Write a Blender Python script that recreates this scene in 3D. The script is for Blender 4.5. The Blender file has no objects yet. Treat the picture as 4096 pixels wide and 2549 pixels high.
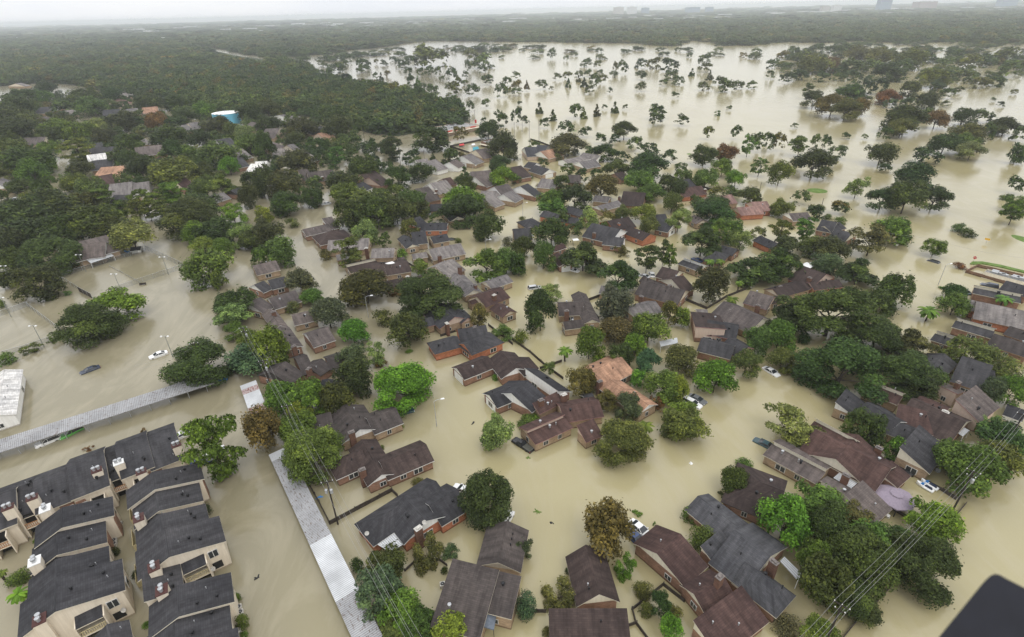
import bpy, bmesh, math, random, re, zlib
import numpy as np
from mathutils import Vector, Matrix
random.seed(7); RNG = np.random.default_rng(11)
S = bpy.context.scene; COL = S.collection
# ---------------------------------------------------------------- camera, sky, sun, exposure
F, TH, ROLL, CH = 2187.0, math.radians(29.4), 0.026, 82.0
cr, sr, ct, st = math.cos(ROLL), math.sin(ROLL), math.cos(TH), math.sin(TH)
cam = bpy.data.cameras.new('camera'); co = bpy.data.objects.new('camera', cam); COL.objects.link(co); S.camera = co
fwd = Vector((0, ct, -st)); r0 = Vector((1, 0, 0)); u0 = Vector((0, st, ct))
rt = cr * r0 - sr * u0; up = sr * r0 + cr * u0
M = Matrix((rt, up, -fwd)).transposed().to_4x4(); M.translation = (0, 0, CH); co.matrix_world = M
cam.sensor_width = 36; cam.lens = 36 * F / 4096; cam.clip_start = .1; cam.clip_end = 60000
cam.dof.use_dof = True; cam.dof.focus_distance = 190; cam.dof.aperture_fstop = 2.0
W = bpy.data.worlds.new('World'); S.world = W; W.use_nodes = True
SUN_EL, SUN_ROT = math.radians(58), math.radians(150)
nt = W.node_tree; N = nt.nodes; bg = N['Background']; bg.inputs['Strength'].default_value = .1
def nd(nt, typ, **kw):
    n = nt.nodes.new(typ)
    for k, v in kw.items():
        if k.startswith('i_'): n.inputs[k[2:].replace('_', ' ')].default_value = v
        else: setattr(n, k, v)
    return n
sky = nd(nt, 'ShaderNodeTexSky', sky_type='NISHITA', sun_disc=False, sun_elevation=SUN_EL, sun_rotation=SUN_ROT)
hs = nd(nt, 'ShaderNodeHueSaturation', i_Saturation=.25, i_Value=1.0); nt.links.new(sky.outputs[0], hs.inputs['Color'])
tc = nd(nt, 'ShaderNodeTexCoord'); mp = nd(nt, 'ShaderNodeMapping'); mp.inputs['Scale'].default_value = (1, 1, 5)
nz = nd(nt, 'ShaderNodeTexNoise', i_Scale=2.2, i_Detail=6.0, i_Roughness=.55)
nt.links.new(tc.outputs['Generated'], mp.inputs[0]); nt.links.new(mp.outputs[0], nz.inputs['Vector'])
rp = nd(nt, 'ShaderNodeValToRGB'); rp.color_ramp.elements[0].position = .35; rp.color_ramp.elements[1].position = .62
rp.color_ramp.elements[0].color = (.86, .89, .95, 1); rp.color_ramp.elements[1].color = (1, 1, 1, 1)
nt.links.new(nz.outputs[0], rp.inputs[0])
sx = nd(nt, 'ShaderNodeSeparateXYZ'); nt.links.new(tc.outputs['Generated'], sx.inputs[0])
el = nd(nt, 'ShaderNodeMapRange'); el.inputs[1].default_value = 0; el.inputs[2].default_value = 1; el.inputs[3].default_value = 11.2; el.inputs[4].default_value = 19.0; nt.links.new(sx.outputs[2], el.inputs[0])
sc = nd(nt, 'ShaderNodeVectorMath', operation='SCALE'); nt.links.new(rp.outputs[0], sc.inputs[0]); nt.links.new(el.outputs[0], sc.inputs['Scale'])
mx = nd(nt, 'ShaderNodeMix', data_type='RGBA'); mx.inputs[0].default_value = .85
nt.links.new(hs.outputs[0], mx.inputs[6]); nt.links.new(sc.outputs[0], mx.inputs[7]); nt.links.new(mx.outputs[2], bg.inputs[0])
sl = bpy.data.lights.new('sun', 'SUN'); sl.energy = .8; sl.angle = math.radians(25); sl.color = (1, .96, .9)
so = bpy.data.objects.new('sun', sl); COL.objects.link(so)
sd = Vector((math.sin(SUN_ROT) * math.cos(SUN_EL), math.cos(SUN_ROT) * math.cos(SUN_EL), math.sin(SUN_EL)))
so.rotation_euler = sd.to_track_quat('Z', 'Y').to_euler(); so.location = (0, 0, 300)
S.view_settings.view_transform = 'Standard'; S.view_settings.look = 'None'; S.view_settings.exposure = 0; S.view_settings.gamma = 1
S.cycles.use_denoising = True; S.cycles.max_bounces = 5; S.cycles.diffuse_bounces = 2; S.cycles.glossy_bounces = 2
S.cycles.transparent_max_bounces = 6; S.cycles.volume_bounces = 1; S.cycles.caustics_reflective = False
# ---------------------------------------------------------------- helpers
S1, S2, S3 = 1024 / 1722, 1024 / 1720, 1024 / 1822
CR = dict(a=(0, 1650, S1), b=(1024, 1650, S1), c=(2048, 1650, S1), d=(3072, 1650, S1), e=(0, 800, S2), f=(1024, 800, S2), g=(2048, 800, S2),
          h=(3072, 800, S2), i=(0, 0, S3), j=(1024, 0, S3), k=(2048, 0, S3), l=(3072, 0, S3))
def px(c, x, y): o = CR[c]; return o[0] + x * o[2], o[1] + y * o[2]
def unp(X, Y, z=0.):
    x, y = X - 2048, Y - 1274.5; x, y = x * cr - y * sr, x * sr + y * cr
    d = y * ct + F * st; fw = F * ct - y * st; t = (CH - z) / d
    return Vector((x * t, fw * t, z))
def P(c, x, y, z=0.): return unp(*px(c, x, y), z)
def proj(v):
    d = Vector(v) - Vector((0, 0, CH)); z = d.dot(fwd); return 2048 + F * d.dot(rt) / z, 1274.5 - F * d.dot(up) / z, z
def tag(o, label=None, cat=None, group=None, kind=None):
    for k, v in (('label', label), ('category', cat), ('group', group), ('kind', kind)):
        if v: o[k] = v
    return o
def empty(name, loc=(0, 0, 0), rz=0):
    o = bpy.data.objects.new(name, None); COL.objects.link(o); o.location = loc; o.rotation_euler = (0, 0, rz); o.empty_display_size = .5; return o
class MB:
    "collects faces; build() links them as one mesh object"
    def __init__(s): s.v = []; s.f = []; s.uv = []; s.m = []
    def face(s, pts, uv=None, mi=0):
        n = len(s.v); s.v += [tuple(p) for p in pts]; s.f.append(tuple(range(n, n + len(pts)))); s.uv += uv if uv else [(p[0] + p[1], p[2]) for p in pts]; s.m.append(mi)
    def box(s, c, sx, sy, sz, u=Vector((1, 0, 0)), tp=1.0, mi=0):
        "box standing on c, axis u, top scaled by tp"
        u = Vector(u).normalized(); n = Vector((-u.y, u.x, 0)); c = Vector(c); Z = Vector((0, 0, sz))
        lo = [c + u * a * sx / 2 + n * b * sy / 2 for a, b in ((-1, -1), (1, -1), (1, 1), (-1, 1))]
        hi = [c + Z + u * a * sx / 2 * tp + n * b * sy / 2 * tp for a, b in ((-1, -1), (1, -1), (1, 1), (-1, 1))]
        s.face(lo[::-1], mi=mi); s.face(hi, mi=mi)
        for k in range(4): s.face([lo[k], lo[(k + 1) % 4], hi[(k + 1) % 4], hi[k]], mi=mi)
    def tube(s, pts, r, n=6, r2=None, cap=True, mi=0):
        pts = [Vector(p) for p in pts]; r2 = r if r2 is None else r2; rings = []
        for i, p in enumerate(pts):
            t = (pts[min(i + 1, len(pts) - 1)] - pts[max(i - 1, 0)]).normalized()
            a = t.cross(Vector((0, 0, 1)) if abs(t.z) < .9 else Vector((1, 0, 0))).normalized(); b = t.cross(a)
            rr = r + (r2 - r) * i / max(1, len(pts) - 1)
            rings.append([p + a * rr * math.cos(2 * math.pi * k / n) + b * rr * math.sin(2 * math.pi * k / n) for k in range(n)])
        for A, B in zip(rings, rings[1:]):
            for k in range(n): s.face([A[k], A[(k + 1) % n], B[(k + 1) % n], B[k]], mi=mi)
        if cap: s.face(rings[0], mi=mi); s.face(rings[-1][::-1], mi=mi)
    def lathe(s, c, prof, n=16, mi=0):
        c = Vector(c); R = [[c + Vector((r * math.cos(2 * math.pi * k / n), r * math.sin(2 * math.pi * k / n), z)) for k in range(n)] for r, z in prof]
        for A, B in zip(R, R[1:]):
            for k in range(n): s.face([A[k], A[(k + 1) % n], B[(k + 1) % n], B[k]], mi=mi)
        s.face(R[0][::-1], mi=mi); s.face(R[-1], mi=mi)
    def prism(s, pts, z0, z1, mi=0):
        lo = [Vector((p[0], p[1], z0)) for p in pts]; hi = [Vector((p[0], p[1], z1)) for p in pts]; n = len(pts)
        s.face(lo[::-1], mi=mi); s.face(hi, mi=mi)
        for k in range(n): s.face([lo[k], lo[(k + 1) % n], hi[(k + 1) % n], hi[k]], mi=mi)
    def build(s, name, mat, parent=None, smooth=False, weld=False):
        me = bpy.data.meshes.new(name); me.from_pydata(s.v, [], s.f); ul = me.uv_layers.new(name='UVMap'); ul.data.foreach_set('uv', np.array(s.uv, 'f').ravel())
        for m in (mat if isinstance(mat, (list, tuple)) else [mat]): me.materials.append(m)
        if any(s.m): me.polygons.foreach_set('material_index', s.m)
        if weld:
            bm = bmesh.new(); bm.from_mesh(me); bmesh.ops.remove_doubles(bm, verts=bm.verts, dist=1e-4); bm.to_mesh(me); bm.free()
        if smooth: me.polygons.foreach_set('use_smooth', [True] * len(me.polygons))
        me.update(); o = bpy.data.objects.new(name, me); COL.objects.link(o)
        if parent: o.parent = parent; o.matrix_parent_inverse = Matrix.Translation(-Vector(parent.location)) if parent.rotation_euler.z == 0 else parent.matrix_basis.inverted()
        return o
# ---------------------------------------------------------------- materials
def mat(name, base=(.5, .5, .5), rough=.8, metal=0., spec=.3):
    m = bpy.data.materials.new(name); m.use_nodes = True; b = m.node_tree.nodes['Principled BSDF']
    b.inputs['Base Color'].default_value = (*base, 1); b.inputs['Roughness'].default_value = rough; b.inputs['Metallic'].default_value = metal
    b.inputs['Specular IOR Level'].default_value = spec; m.diffuse_color = (*base, 1); return m, m.node_tree, b
def noise(t, scale, detail=4., rough=.55, vec=None, dist=0.):
    n = nd(t, 'ShaderNodeTexNoise', i_Scale=scale, i_Detail=detail, i_Roughness=rough, i_Distortion=dist)
    if vec: t.links.new(vec, n.inputs['Vector'])
    return n.outputs[0]
def ramp(t, src, *stops):
    r = nd(t, 'ShaderNodeValToRGB'); e = r.color_ramp.elements
    while len(e) < len(stops): e.new(.5)
    for k, (p, c) in enumerate(stops): e[k].position = p; e[k].color = (*c, 1) if len(c) == 3 else c
    t.links.new(src, r.inputs[0]); return r.outputs[0]
def mix(t, fac, a, b, mode='MIX'):
    m = nd(t, 'ShaderNodeMix', data_type='RGBA', blend_type=mode)
    for sock, v in ((m.inputs[0], fac), (m.inputs[6], a), (m.inputs[7], b)):
        if hasattr(v, 'links'): t.links.new(v, sock)
        elif isinstance(v, (int, float)): sock.default_value = v
        else: sock.default_value = (*v, 1)
    return m.outputs[2]
def mapping(t, out, scale=(1, 1, 1), rot=(0, 0, 0)):
    m = nd(t, 'ShaderNodeMapping'); m.inputs['Scale'].default_value = scale; m.inputs['Rotation'].default_value = rot; t.links.new(out, m.inputs[0]); return m.outputs[0]
def bump(t, b, h, strength=.3, dist=.05):
    n = nd(t, 'ShaderNodeBump'); n.inputs['Strength'].default_value = strength; n.inputs['Distance'].default_value = dist; t.links.new(h, n.inputs['Height']); t.links.new(n.outputs[0], b.inputs['Normal'])
def coord(t, k='Object'): return nd(t, 'ShaderNodeTexCoord').outputs[k]
def geo(t): return nd(t, 'ShaderNodeNewGeometry').outputs['Position']
def k3(c, f): return tuple(min(1, x * f) for x in c)
def shingle(name, c):
    m, t, b = mat(name, c, .9, 0, .2); uv = nd(t, 'ShaderNodeUVMap').outputs[0]; pos = geo(t)
    rows = nd(t, 'ShaderNodeTexBrick', i_Scale=1., i_Mortar_Size=.02, i_Brick_Width=.9, i_Row_Height=.3); rows.offset = .5; t.links.new(uv, rows.inputs['Vector'])
    rows.inputs['Color1'].default_value = (*k3(c, .8), 1); rows.inputs['Color2'].default_value = (*k3(c, 1.22), 1); rows.inputs['Mortar'].default_value = (*k3(c, .62), 1)
    c1 = mix(t, .75, c, rows.outputs[0])
    st_ = ramp(t, noise(t, 1.0, 5, .6, mapping(t, uv, (.9, .12, 1))), (.3, (.5, .49, .49)), (.52, (1, 1, 1)), (.75, (1.4, 1.38, 1.36)))
    c2 = mix(t, 1., c1, st_, 'MULTIPLY')
    big = ramp(t, noise(t, .16, 4, .6, pos), (.3, (.72, .72, .74)), (.7, (1.28, 1.26, 1.24)))
    c3 = mix(t, 1., c2, big, 'MULTIPLY')
    oi = nd(t, 'ShaderNodeObjectInfo').outputs['Random']; t3 = ramp(t, oi, (0, (.82, .82, .84)), (1, (1.2, 1.17, 1.14)))
    t.links.new(mix(t, 1., c3, t3, 'MULTIPLY'), b.inputs['Base Color']); bump(t, b, rows.outputs['Fac'], .25, .02); return m
def brick(name, c):
    m, t, b = mat(name, c, .9); uv = nd(t, 'ShaderNodeUVMap').outputs[0]
    br = nd(t, 'ShaderNodeTexBrick', i_Scale=1., i_Mortar_Size=.03, i_Brick_Width=.5, i_Row_Height=.16); t.links.new(uv, br.inputs['Vector'])
    br.inputs['Color1'].default_value = (*k3(c, .72), 1); br.inputs['Color2'].default_value = (*k3(c, 1.25), 1); br.inputs['Mortar'].default_value = (*k3(c, 1.1), 1)
    n = ramp(t, noise(t, .5, 5, .65, geo(t)), (.3, (.7, .7, .7)), (.7, (1.2, 1.2, 1.2)))
    t.links.new(wet(t, mix(t, 1., br.outputs[0], n, 'MULTIPLY')), b.inputs['Base Color']); return m
def painted(name, c, streak=True):
    m, t, b = mat(name, c, .7); uv = nd(t, 'ShaderNodeUVMap').outputs[0]
    n = ramp(t, noise(t, 1., 5, .6, mapping(t, uv, (2.2, .25, 1))), (.3, (.88, .87, .85)), (.65, (1.05, 1.05, 1.05)))
    w = nd(t, 'ShaderNodeTexWave', i_Scale=2.0, wave_type='BANDS', bands_direction='Y'); t.links.new(uv, w.inputs['Vector'])
    l = ramp(t, w.outputs[1], (0, (.93, .93, .93)), (.25, (1, 1, 1)))
    t.links.new(wet(t, mix(t, 1., mix(t, 1., n, l, 'MULTIPLY'), c, 'MULTIPLY')), b.inputs['Base Color']); return m
def wet(t, c):
    "tide mark: walls are soaked dark for a hand above the flood"
    z = nd(t, 'ShaderNodeSeparateXYZ'); t.links.new(geo(t), z.inputs[0]); a = nd(t, 'ShaderNodeMath', operation='MULTIPLY_ADD'); t.links.new(noise(t, 1.5, 3, .6, geo(t)), a.inputs[0]); a.inputs[1].default_value = -.5; t.links.new(z.outputs[2], a.inputs[2])
    return mix(t, 1., c, ramp(t, a.outputs[0], (0, (.5, .47, .42)), (.12, (.97, .97, .97))), 'MULTIPLY')
def plain(name, c, rough=.6, metal=0., var=.25, sc=3.):
    m, t, b = mat(name, c, rough, metal); n = ramp(t, noise(t, sc, 4, .6, coord(t)), (.3, k3(c, 1 - var)), (.7, k3(c, 1 + var))); t.links.new(n, b.inputs['Base Color']); return m
ROOFC = dict(D=(.047, .047, .051), S=(.060, .062, .069), B=(.050, .037, .034), M=(.070, .043, .038), G=(.108, .092, .086), L=(.17, .158, .152), T=(.34, .205, .135), K=(.20, .128, .112), W=(.62, .62, .60), H=(.070, .060, .056))
ROOF = {k: shingle('shingles_' + k, v) for k, v in ROOFC.items()}
WALLC = dict(h=(.15, .08, .055), d=(.06, .05, .045), o=(.42, .165, .09), r=(.27, .155, .105), t=(.36, .26, .17), c=(.80, .74, .60), w=(.88, .87, .84), p=(.60, .47, .38), k=(.46, .41, .34), n=(.2, .12, .08), b=(.74, .655, .53))
WALL = {k: (brick if k in 'ortnh' else painted)('wall_' + k, v) for k, v in WALLC.items()}
TRIM = {k: plain('trim_' + k, v, .6, 0, .12) for k, v in dict(w=(.74, .73, .69), c=(.66, .6, .48), o=(.5, .2, .08), d=(.06, .055, .05), p=(.4, .22, .2), b=(.3, .2, .12)).items()}
GLASS = mat('window_glass', (.03, .035, .04), .08, 0, .6)[0]; FRAME = plain('window_frame', (.6, .59, .56), .6)
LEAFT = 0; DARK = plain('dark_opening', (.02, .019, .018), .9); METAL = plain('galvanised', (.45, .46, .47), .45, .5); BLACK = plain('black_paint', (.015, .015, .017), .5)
WOOD = plain('weathered_wood', (.052, .042, .035), .9, 0, .45, 1.5); CEDAR = plain('cedar_boards', (.42, .2, .08), .85, 0, .35, 2.); POLE = plain('creosote_pole', (.035, .028, .024), .9); WIRE = plain('wire', (.32, .32, .31), .6, .3); CONC = plain('concrete', (.5, .48, .44), .8)
WHITE = plain('white_paint', (.8, .8, .78), .45, 0, .08); RED = plain('red_paint', (.55, .03, .03), .5, 0, .1); BLUE = plain('blue_paint', (.04, .2, .5), .5, 0, .15); ORANGE = plain('orange_wood', (.62, .28, .08), .8)
def corrug(name, c, rust, amount):
    m, t, b = mat(name, c, .5, .25); uv = nd(t, 'ShaderNodeUVMap').outputs[0]
    w = nd(t, 'ShaderNodeTexWave', i_Scale=.9, wave_type='BANDS', bands_direction='X', i_Distortion=0.); t.links.new(uv, w.inputs['Vector'])
    c1 = ramp(t, w.outputs[1], (0, k3(c, .55)), (.3, c), (.8, k3(c, 1.1)))
    n = ramp(t, noise(t, 1., 6, .75, mapping(t, uv, (1.1, 3.0, 1))), (amount, (0, 0, 0)), (amount + .05, (1, 1, 1)))
    n2 = ramp(t, noise(t, .18, 3, .6, uv), (.35, (.78, .78, .78)), (.65, (1.12, 1.12, 1.12)))
    t.links.new(mix(t, 1., mix(t, n, c1, rust), n2, 'MULTIPLY'), b.inputs['Base Color']); bump(t, b, w.outputs[1], .5, .06); return m
RUSTY = corrug('rusty_corrugated_metal', (.35, .35, .355), (.12, .075, .055), .555); CLEANM = corrug('clean_white_metal', (.58, .59, .60), (.5, .48, .45), .74); GREYM = corrug('grey_corrugated_metal', (.56, .57, .58), (.3, .27, .24), .70); REDM = corrug('red_stained_metal', (.5, .42, .4), (.2, .06, .05), .5)
# water and land
m, t, b = mat('flood_water', (.36, .29, .165), .15, 0, .5); pos = geo(t)
b.inputs['IOR'].default_value = 1.5
big = noise(t, .012, 5, .55, pos, .6); fine = noise(t, .05, 6, .6, mapping(t, pos, (1, .35, 1), (0, 0, .7)), 4.)
cw = ramp(t, big, (.3, (.305, .262, .135)), (.52, (.355, .312, .172)), (.72, (.37, .33, .20)))
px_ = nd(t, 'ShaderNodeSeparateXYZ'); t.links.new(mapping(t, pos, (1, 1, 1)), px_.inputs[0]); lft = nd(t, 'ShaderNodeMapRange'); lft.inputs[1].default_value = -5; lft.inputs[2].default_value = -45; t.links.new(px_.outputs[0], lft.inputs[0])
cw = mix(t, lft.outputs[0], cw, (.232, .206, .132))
cw = mix(t, ramp(t, fine, (.46, (0, 0, 0)), (.62, (.3, .3, .3))), cw, (.40, .355, .25))
t.links.new(cw, b.inputs['Base Color'])
rip = nd(t, 'ShaderNodeMath', operation='ADD'); t.links.new(noise(t, .9, 3, .6, mapping(t, pos, (1, .5, 1), (0, 0, .5))), rip.inputs[0]); t.links.new(noise(t, .1, 3, .5, pos), rip.inputs[1])
bump(t, b, rip.outputs[0], .4, .12); WATER = m
m, t, b = mat('land', (.05, .06, .03), .95); t.links.new(ramp(t, noise(t, .004, 8, .65, geo(t)), (.3, (.03, .042, .022)), (.6, (.06, .07, .032)), (.75, (.09, .085, .05))), b.inputs['Base Color']); LAND = m
m, t, b = mat('grass', (.09, .16, .03), .95); t.links.new(ramp(t, noise(t, .6, 6, .6, geo(t)), (.3, (.07, .12, .02)), (.7, (.14, .22, .05))), b.inputs['Base Color']); GRASS = m
# leaves: per-face tone x per-object colour
def leafmat(name, rnd=False):
    m, t, b = mat(name, (.06, .09, .03), .6, 0, .08); a = nd(t, 'ShaderNodeAttribute', attribute_name='tone'); oi = nd(t, 'ShaderNodeObjectInfo')
    tone = ramp(t, a.outputs['Fac'], (0, (.38, .42, .40)), (.5, (1.05, 1.05, 1.05)), (1, (2.4, 2.25, 1.6)))
    if rnd:
        col = ramp(t, oi.outputs['Random'], (0, (.032, .054, .018)), (.3, (.050, .078, .024)), (.55, (.07, .098, .027)), (.75, (.046, .07, .026)), (.9, (.09, .1, .028)), (1, (.11, .088, .028)))
        lp = ramp(t, noise(t, .006, 4, .6, oi.outputs['Location']), (.35, (.68, .74, .8)), (.65, (1.35, 1.28, 1.1))); col = mix(t, 1., col, lp, 'MULTIPLY')
    else: col = oi.outputs['Color']
    t.links.new(mix(t, 1., col, tone, 'MULTIPLY'), b.inputs['Base Color']); return m
LEAF, LEAFR = leafmat('leaves'), leafmat('woodland_leaves', True)
BARK = plain('bark', (.055, .043, .034), .95, 0, .4, 4.); FROND = LEAF; THATCH = plain('dead_fronds', (.16, .1, .055), .95)
# ---------------------------------------------------------------- houses
def Ln(p, q): return (Vector(q) - Vector(p)).length
LAND_REF = []          # (short phrase, world position) used to say where a tree or car stands
def slab(roof, fas, quad, th=.16):
    "quad = eave0, eave1, ridge1, ridge0 (top points); top+bottom go to the roof, edges to the fascia"
    q = [Vector(p) for p in quad]; L = Ln(q[0], q[1]); H = Ln(q[1], q[2]) if len(q) > 2 else 1; uv = [(0, 0), (L, 0), (L, H), (0, H)] if len(q) == 4 else [(0, 0), (L, 0), (L / 2, H)]
    nrm = (q[1] - q[0]).cross(q[-1] - q[0])
    if nrm.z < 0: q = [q[1], q[0]] + (q[2:][::-1])
    roof.face(q, uv); lo = [p - Vector((0, 0, th)) for p in q]; roof.face(lo[::-1], uv)
    for k in range(len(q)):
        a, b_ = q[k], q[(k + 1) % len(q)]
        if Ln(a, b_) > .05: fas.face([lo[k], lo[(k + 1) % len(q)], b_, a])
class Wing:
    def __init__(s, kind, a, b, c, z, rise, rf, hipA, hipB):
        s.kind, s.z, s.a = kind, z, a; s.u = (b - a); s.u.z = 0; s.L = s.u.length; s.u.normalize(); n = Vector((-s.u.y, s.u.x, 0))
        d = (c - a).dot(n); s.n = n if d > 0 else -n; s.W = max(2., abs(d)); s.rf = rf; s.hipA, s.hipB = hipA, hipB
        s.rise = rise if rise else min(3.7, max(1.0, .46 * s.W * (min(rf, 1 - rf) if kind in 'gch' else .42)))
        if kind == 's' and not rise: s.rise = min(3., .22 * s.W)
    def pt(s, x, y, z): p = s.a + s.u * x + s.n * y; return Vector((p.x, p.y, z))
    def inside(s, p, m=.1):
        d = p - s.a; x, y = d.dot(s.u), d.dot(s.n); return m < x < s.L - m and m < y < s.W - m
    def roofz(s, p):
        d = p - s.a; y = max(0, min(s.W, d.dot(s.n))); yr = s.rf * s.W
        if s.kind == 'f': return s.z + .2
        if s.kind == 's': return s.z + s.rise * y / s.W
        return s.z + s.rise * (y / yr if y < yr else (s.W - y) / (s.W - yr))
def make_wing(w, wall, gable, roof, fas):
    k, L, Wd, z, R = w.kind, w.L, w.W, w.z, w.rise; zb = -1.2; pt = w.pt; yr = w.rf * Wd; ov = .45; oe = .3
    def own(mb):
        if isinstance(mb, list): mb.append(MB()); return mb[-1]
        return mb
    def quad(mb, x0, y0, x1, y1, za, zb_): own(mb).face([pt(x0, y0, zb_), pt(x1, y1, zb_), pt(x1, y1, za), pt(x0, y0, za)], [(0, zb_), (abs(x1 - x0) + abs(y1 - y0), zb_), (abs(x1 - x0) + abs(y1 - y0), za), (0, za)])
    quad(wall, 0, 0, L, 0, z, zb); quad(wall, L, 0, L, Wd, z, zb); quad(wall, 0, Wd, 0, 0, z, zb)
    if k == 's': quad(wall, L, Wd, 0, Wd, 1.4 if z > 2 else z, zb); quad(gable, L, Wd, 0, Wd, z + R - .02, 1.4 if z > 2 else z)
    else: quad(wall, L, Wd, 0, Wd, z, zb)
    def poly(mb, pts): own(mb).face([pt(*p) for p in pts], [(p[1], p[2]) for p in pts])
    if k in 'gh':
        s1 = R / yr; s2 = R / (Wd - yr); hA = min(yr, L / 2.1) if w.hipA else 0; hB = min(yr, L / 2.1) if w.hipB else 0
        xa, xb = (hA if hA else -oe), (L - hB if hB else L + oe); ea, eb = (-ov if hA else -oe), (L + ov if hB else L + oe)
        dz = .16
        slab(roof, fas, [pt(ea, -ov, z - ov * s1 + dz), pt(eb, -ov, z - ov * s1 + dz), pt(xb, yr, z + R + dz), pt(xa, yr, z + R + dz)])
        slab(roof, fas, [pt(eb, Wd + ov, z - ov * s2 + dz), pt(ea, Wd + ov, z - ov * s2 + dz), pt(xa, yr, z + R + dz), pt(xb, yr, z + R + dz)])
        if hA: slab(roof, fas, [pt(ea, Wd + ov, z - ov * s2 + dz), pt(ea, -ov, z - ov * s1 + dz), pt(xa, yr, z + R + dz)])
        else: poly(gable, [(0, 0, z), (0, Wd, z), (0, yr, z + R)])
        if hB: slab(roof, fas, [pt(eb, -ov, z - ov * s1 + dz), pt(eb, Wd + ov, z - ov * s2 + dz), pt(xb, yr, z + R + dz)])
        else: poly(gable, [(L, Wd, z), (L, 0, z), (L, yr, z + R)])
        cap = pt(xa + .1, yr, z + R + dz + .01), pt(xb - .1, yr, z + R + dz + .01)
        v = w.n * .16; d = Vector((0, 0, .07)); roof.face([cap[0] - v - d, cap[1] - v - d, cap[1] + d * .6, cap[0] + d * .6]); roof.face([cap[1] + v - d, cap[0] + v - d, cap[0] + d * .6, cap[1] + d * .6])
    elif k == 'c':
        drop = .9; h1 = max(.5, R - drop); s1 = h1 / yr; s2 = R / (Wd - yr); dz = .16
        slab(roof, fas, [pt(-oe, -ov, z - ov * s1 + dz), pt(L + oe, -ov, z - ov * s1 + dz), pt(L + oe, yr, z + h1 + dz), pt(-oe, yr, z + h1 + dz)])
        slab(roof, fas, [pt(L + oe, Wd + ov, z - ov * s2 + dz), pt(-oe, Wd + ov, z - ov * s2 + dz), pt(-oe, yr - .25, z + R + dz + .05), pt(L + oe, yr - .25, z + R + dz + .05)])
        quad(gable, 0, yr + .02, L, yr + .02, z + R, z + h1 - .1)
        for x in (0, L): poly(gable, [(x, 0, z), (x, Wd, z), (x, yr, z + R), (x, yr, z + h1)])
    elif k == 's':
        sl = R / Wd; dz = .16
        slab(roof, fas, [pt(-oe, -ov, z - ov * sl + dz), pt(L + oe, -ov, z - ov * sl + dz), pt(L + oe, Wd + .15, z + R + .15 * sl + dz), pt(-oe, Wd + .15, z + R + .15 * sl + dz)])
        for x in (0, L): poly(gable, [(x, 0, z), (x, Wd, z), (x, Wd, z + R)])
    else:
        slab(roof, fas, [pt(-.2, -.2, z + .2), pt(L + .2, -.2, z + .2), pt(L + .2, Wd + .2, z + .2), pt(-.2, Wd + .2, z + .2)], .3)
WRE = re.compile(r'^([gcshf])([AB]{0,2})\s*([-\d.,]+)(.*)$')
FLUE = plain('sooty_flue', (.17, .15, .14), .9, 0, .4)
CAMP = Vector((0, 0, CH)); NH = [0]
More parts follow.
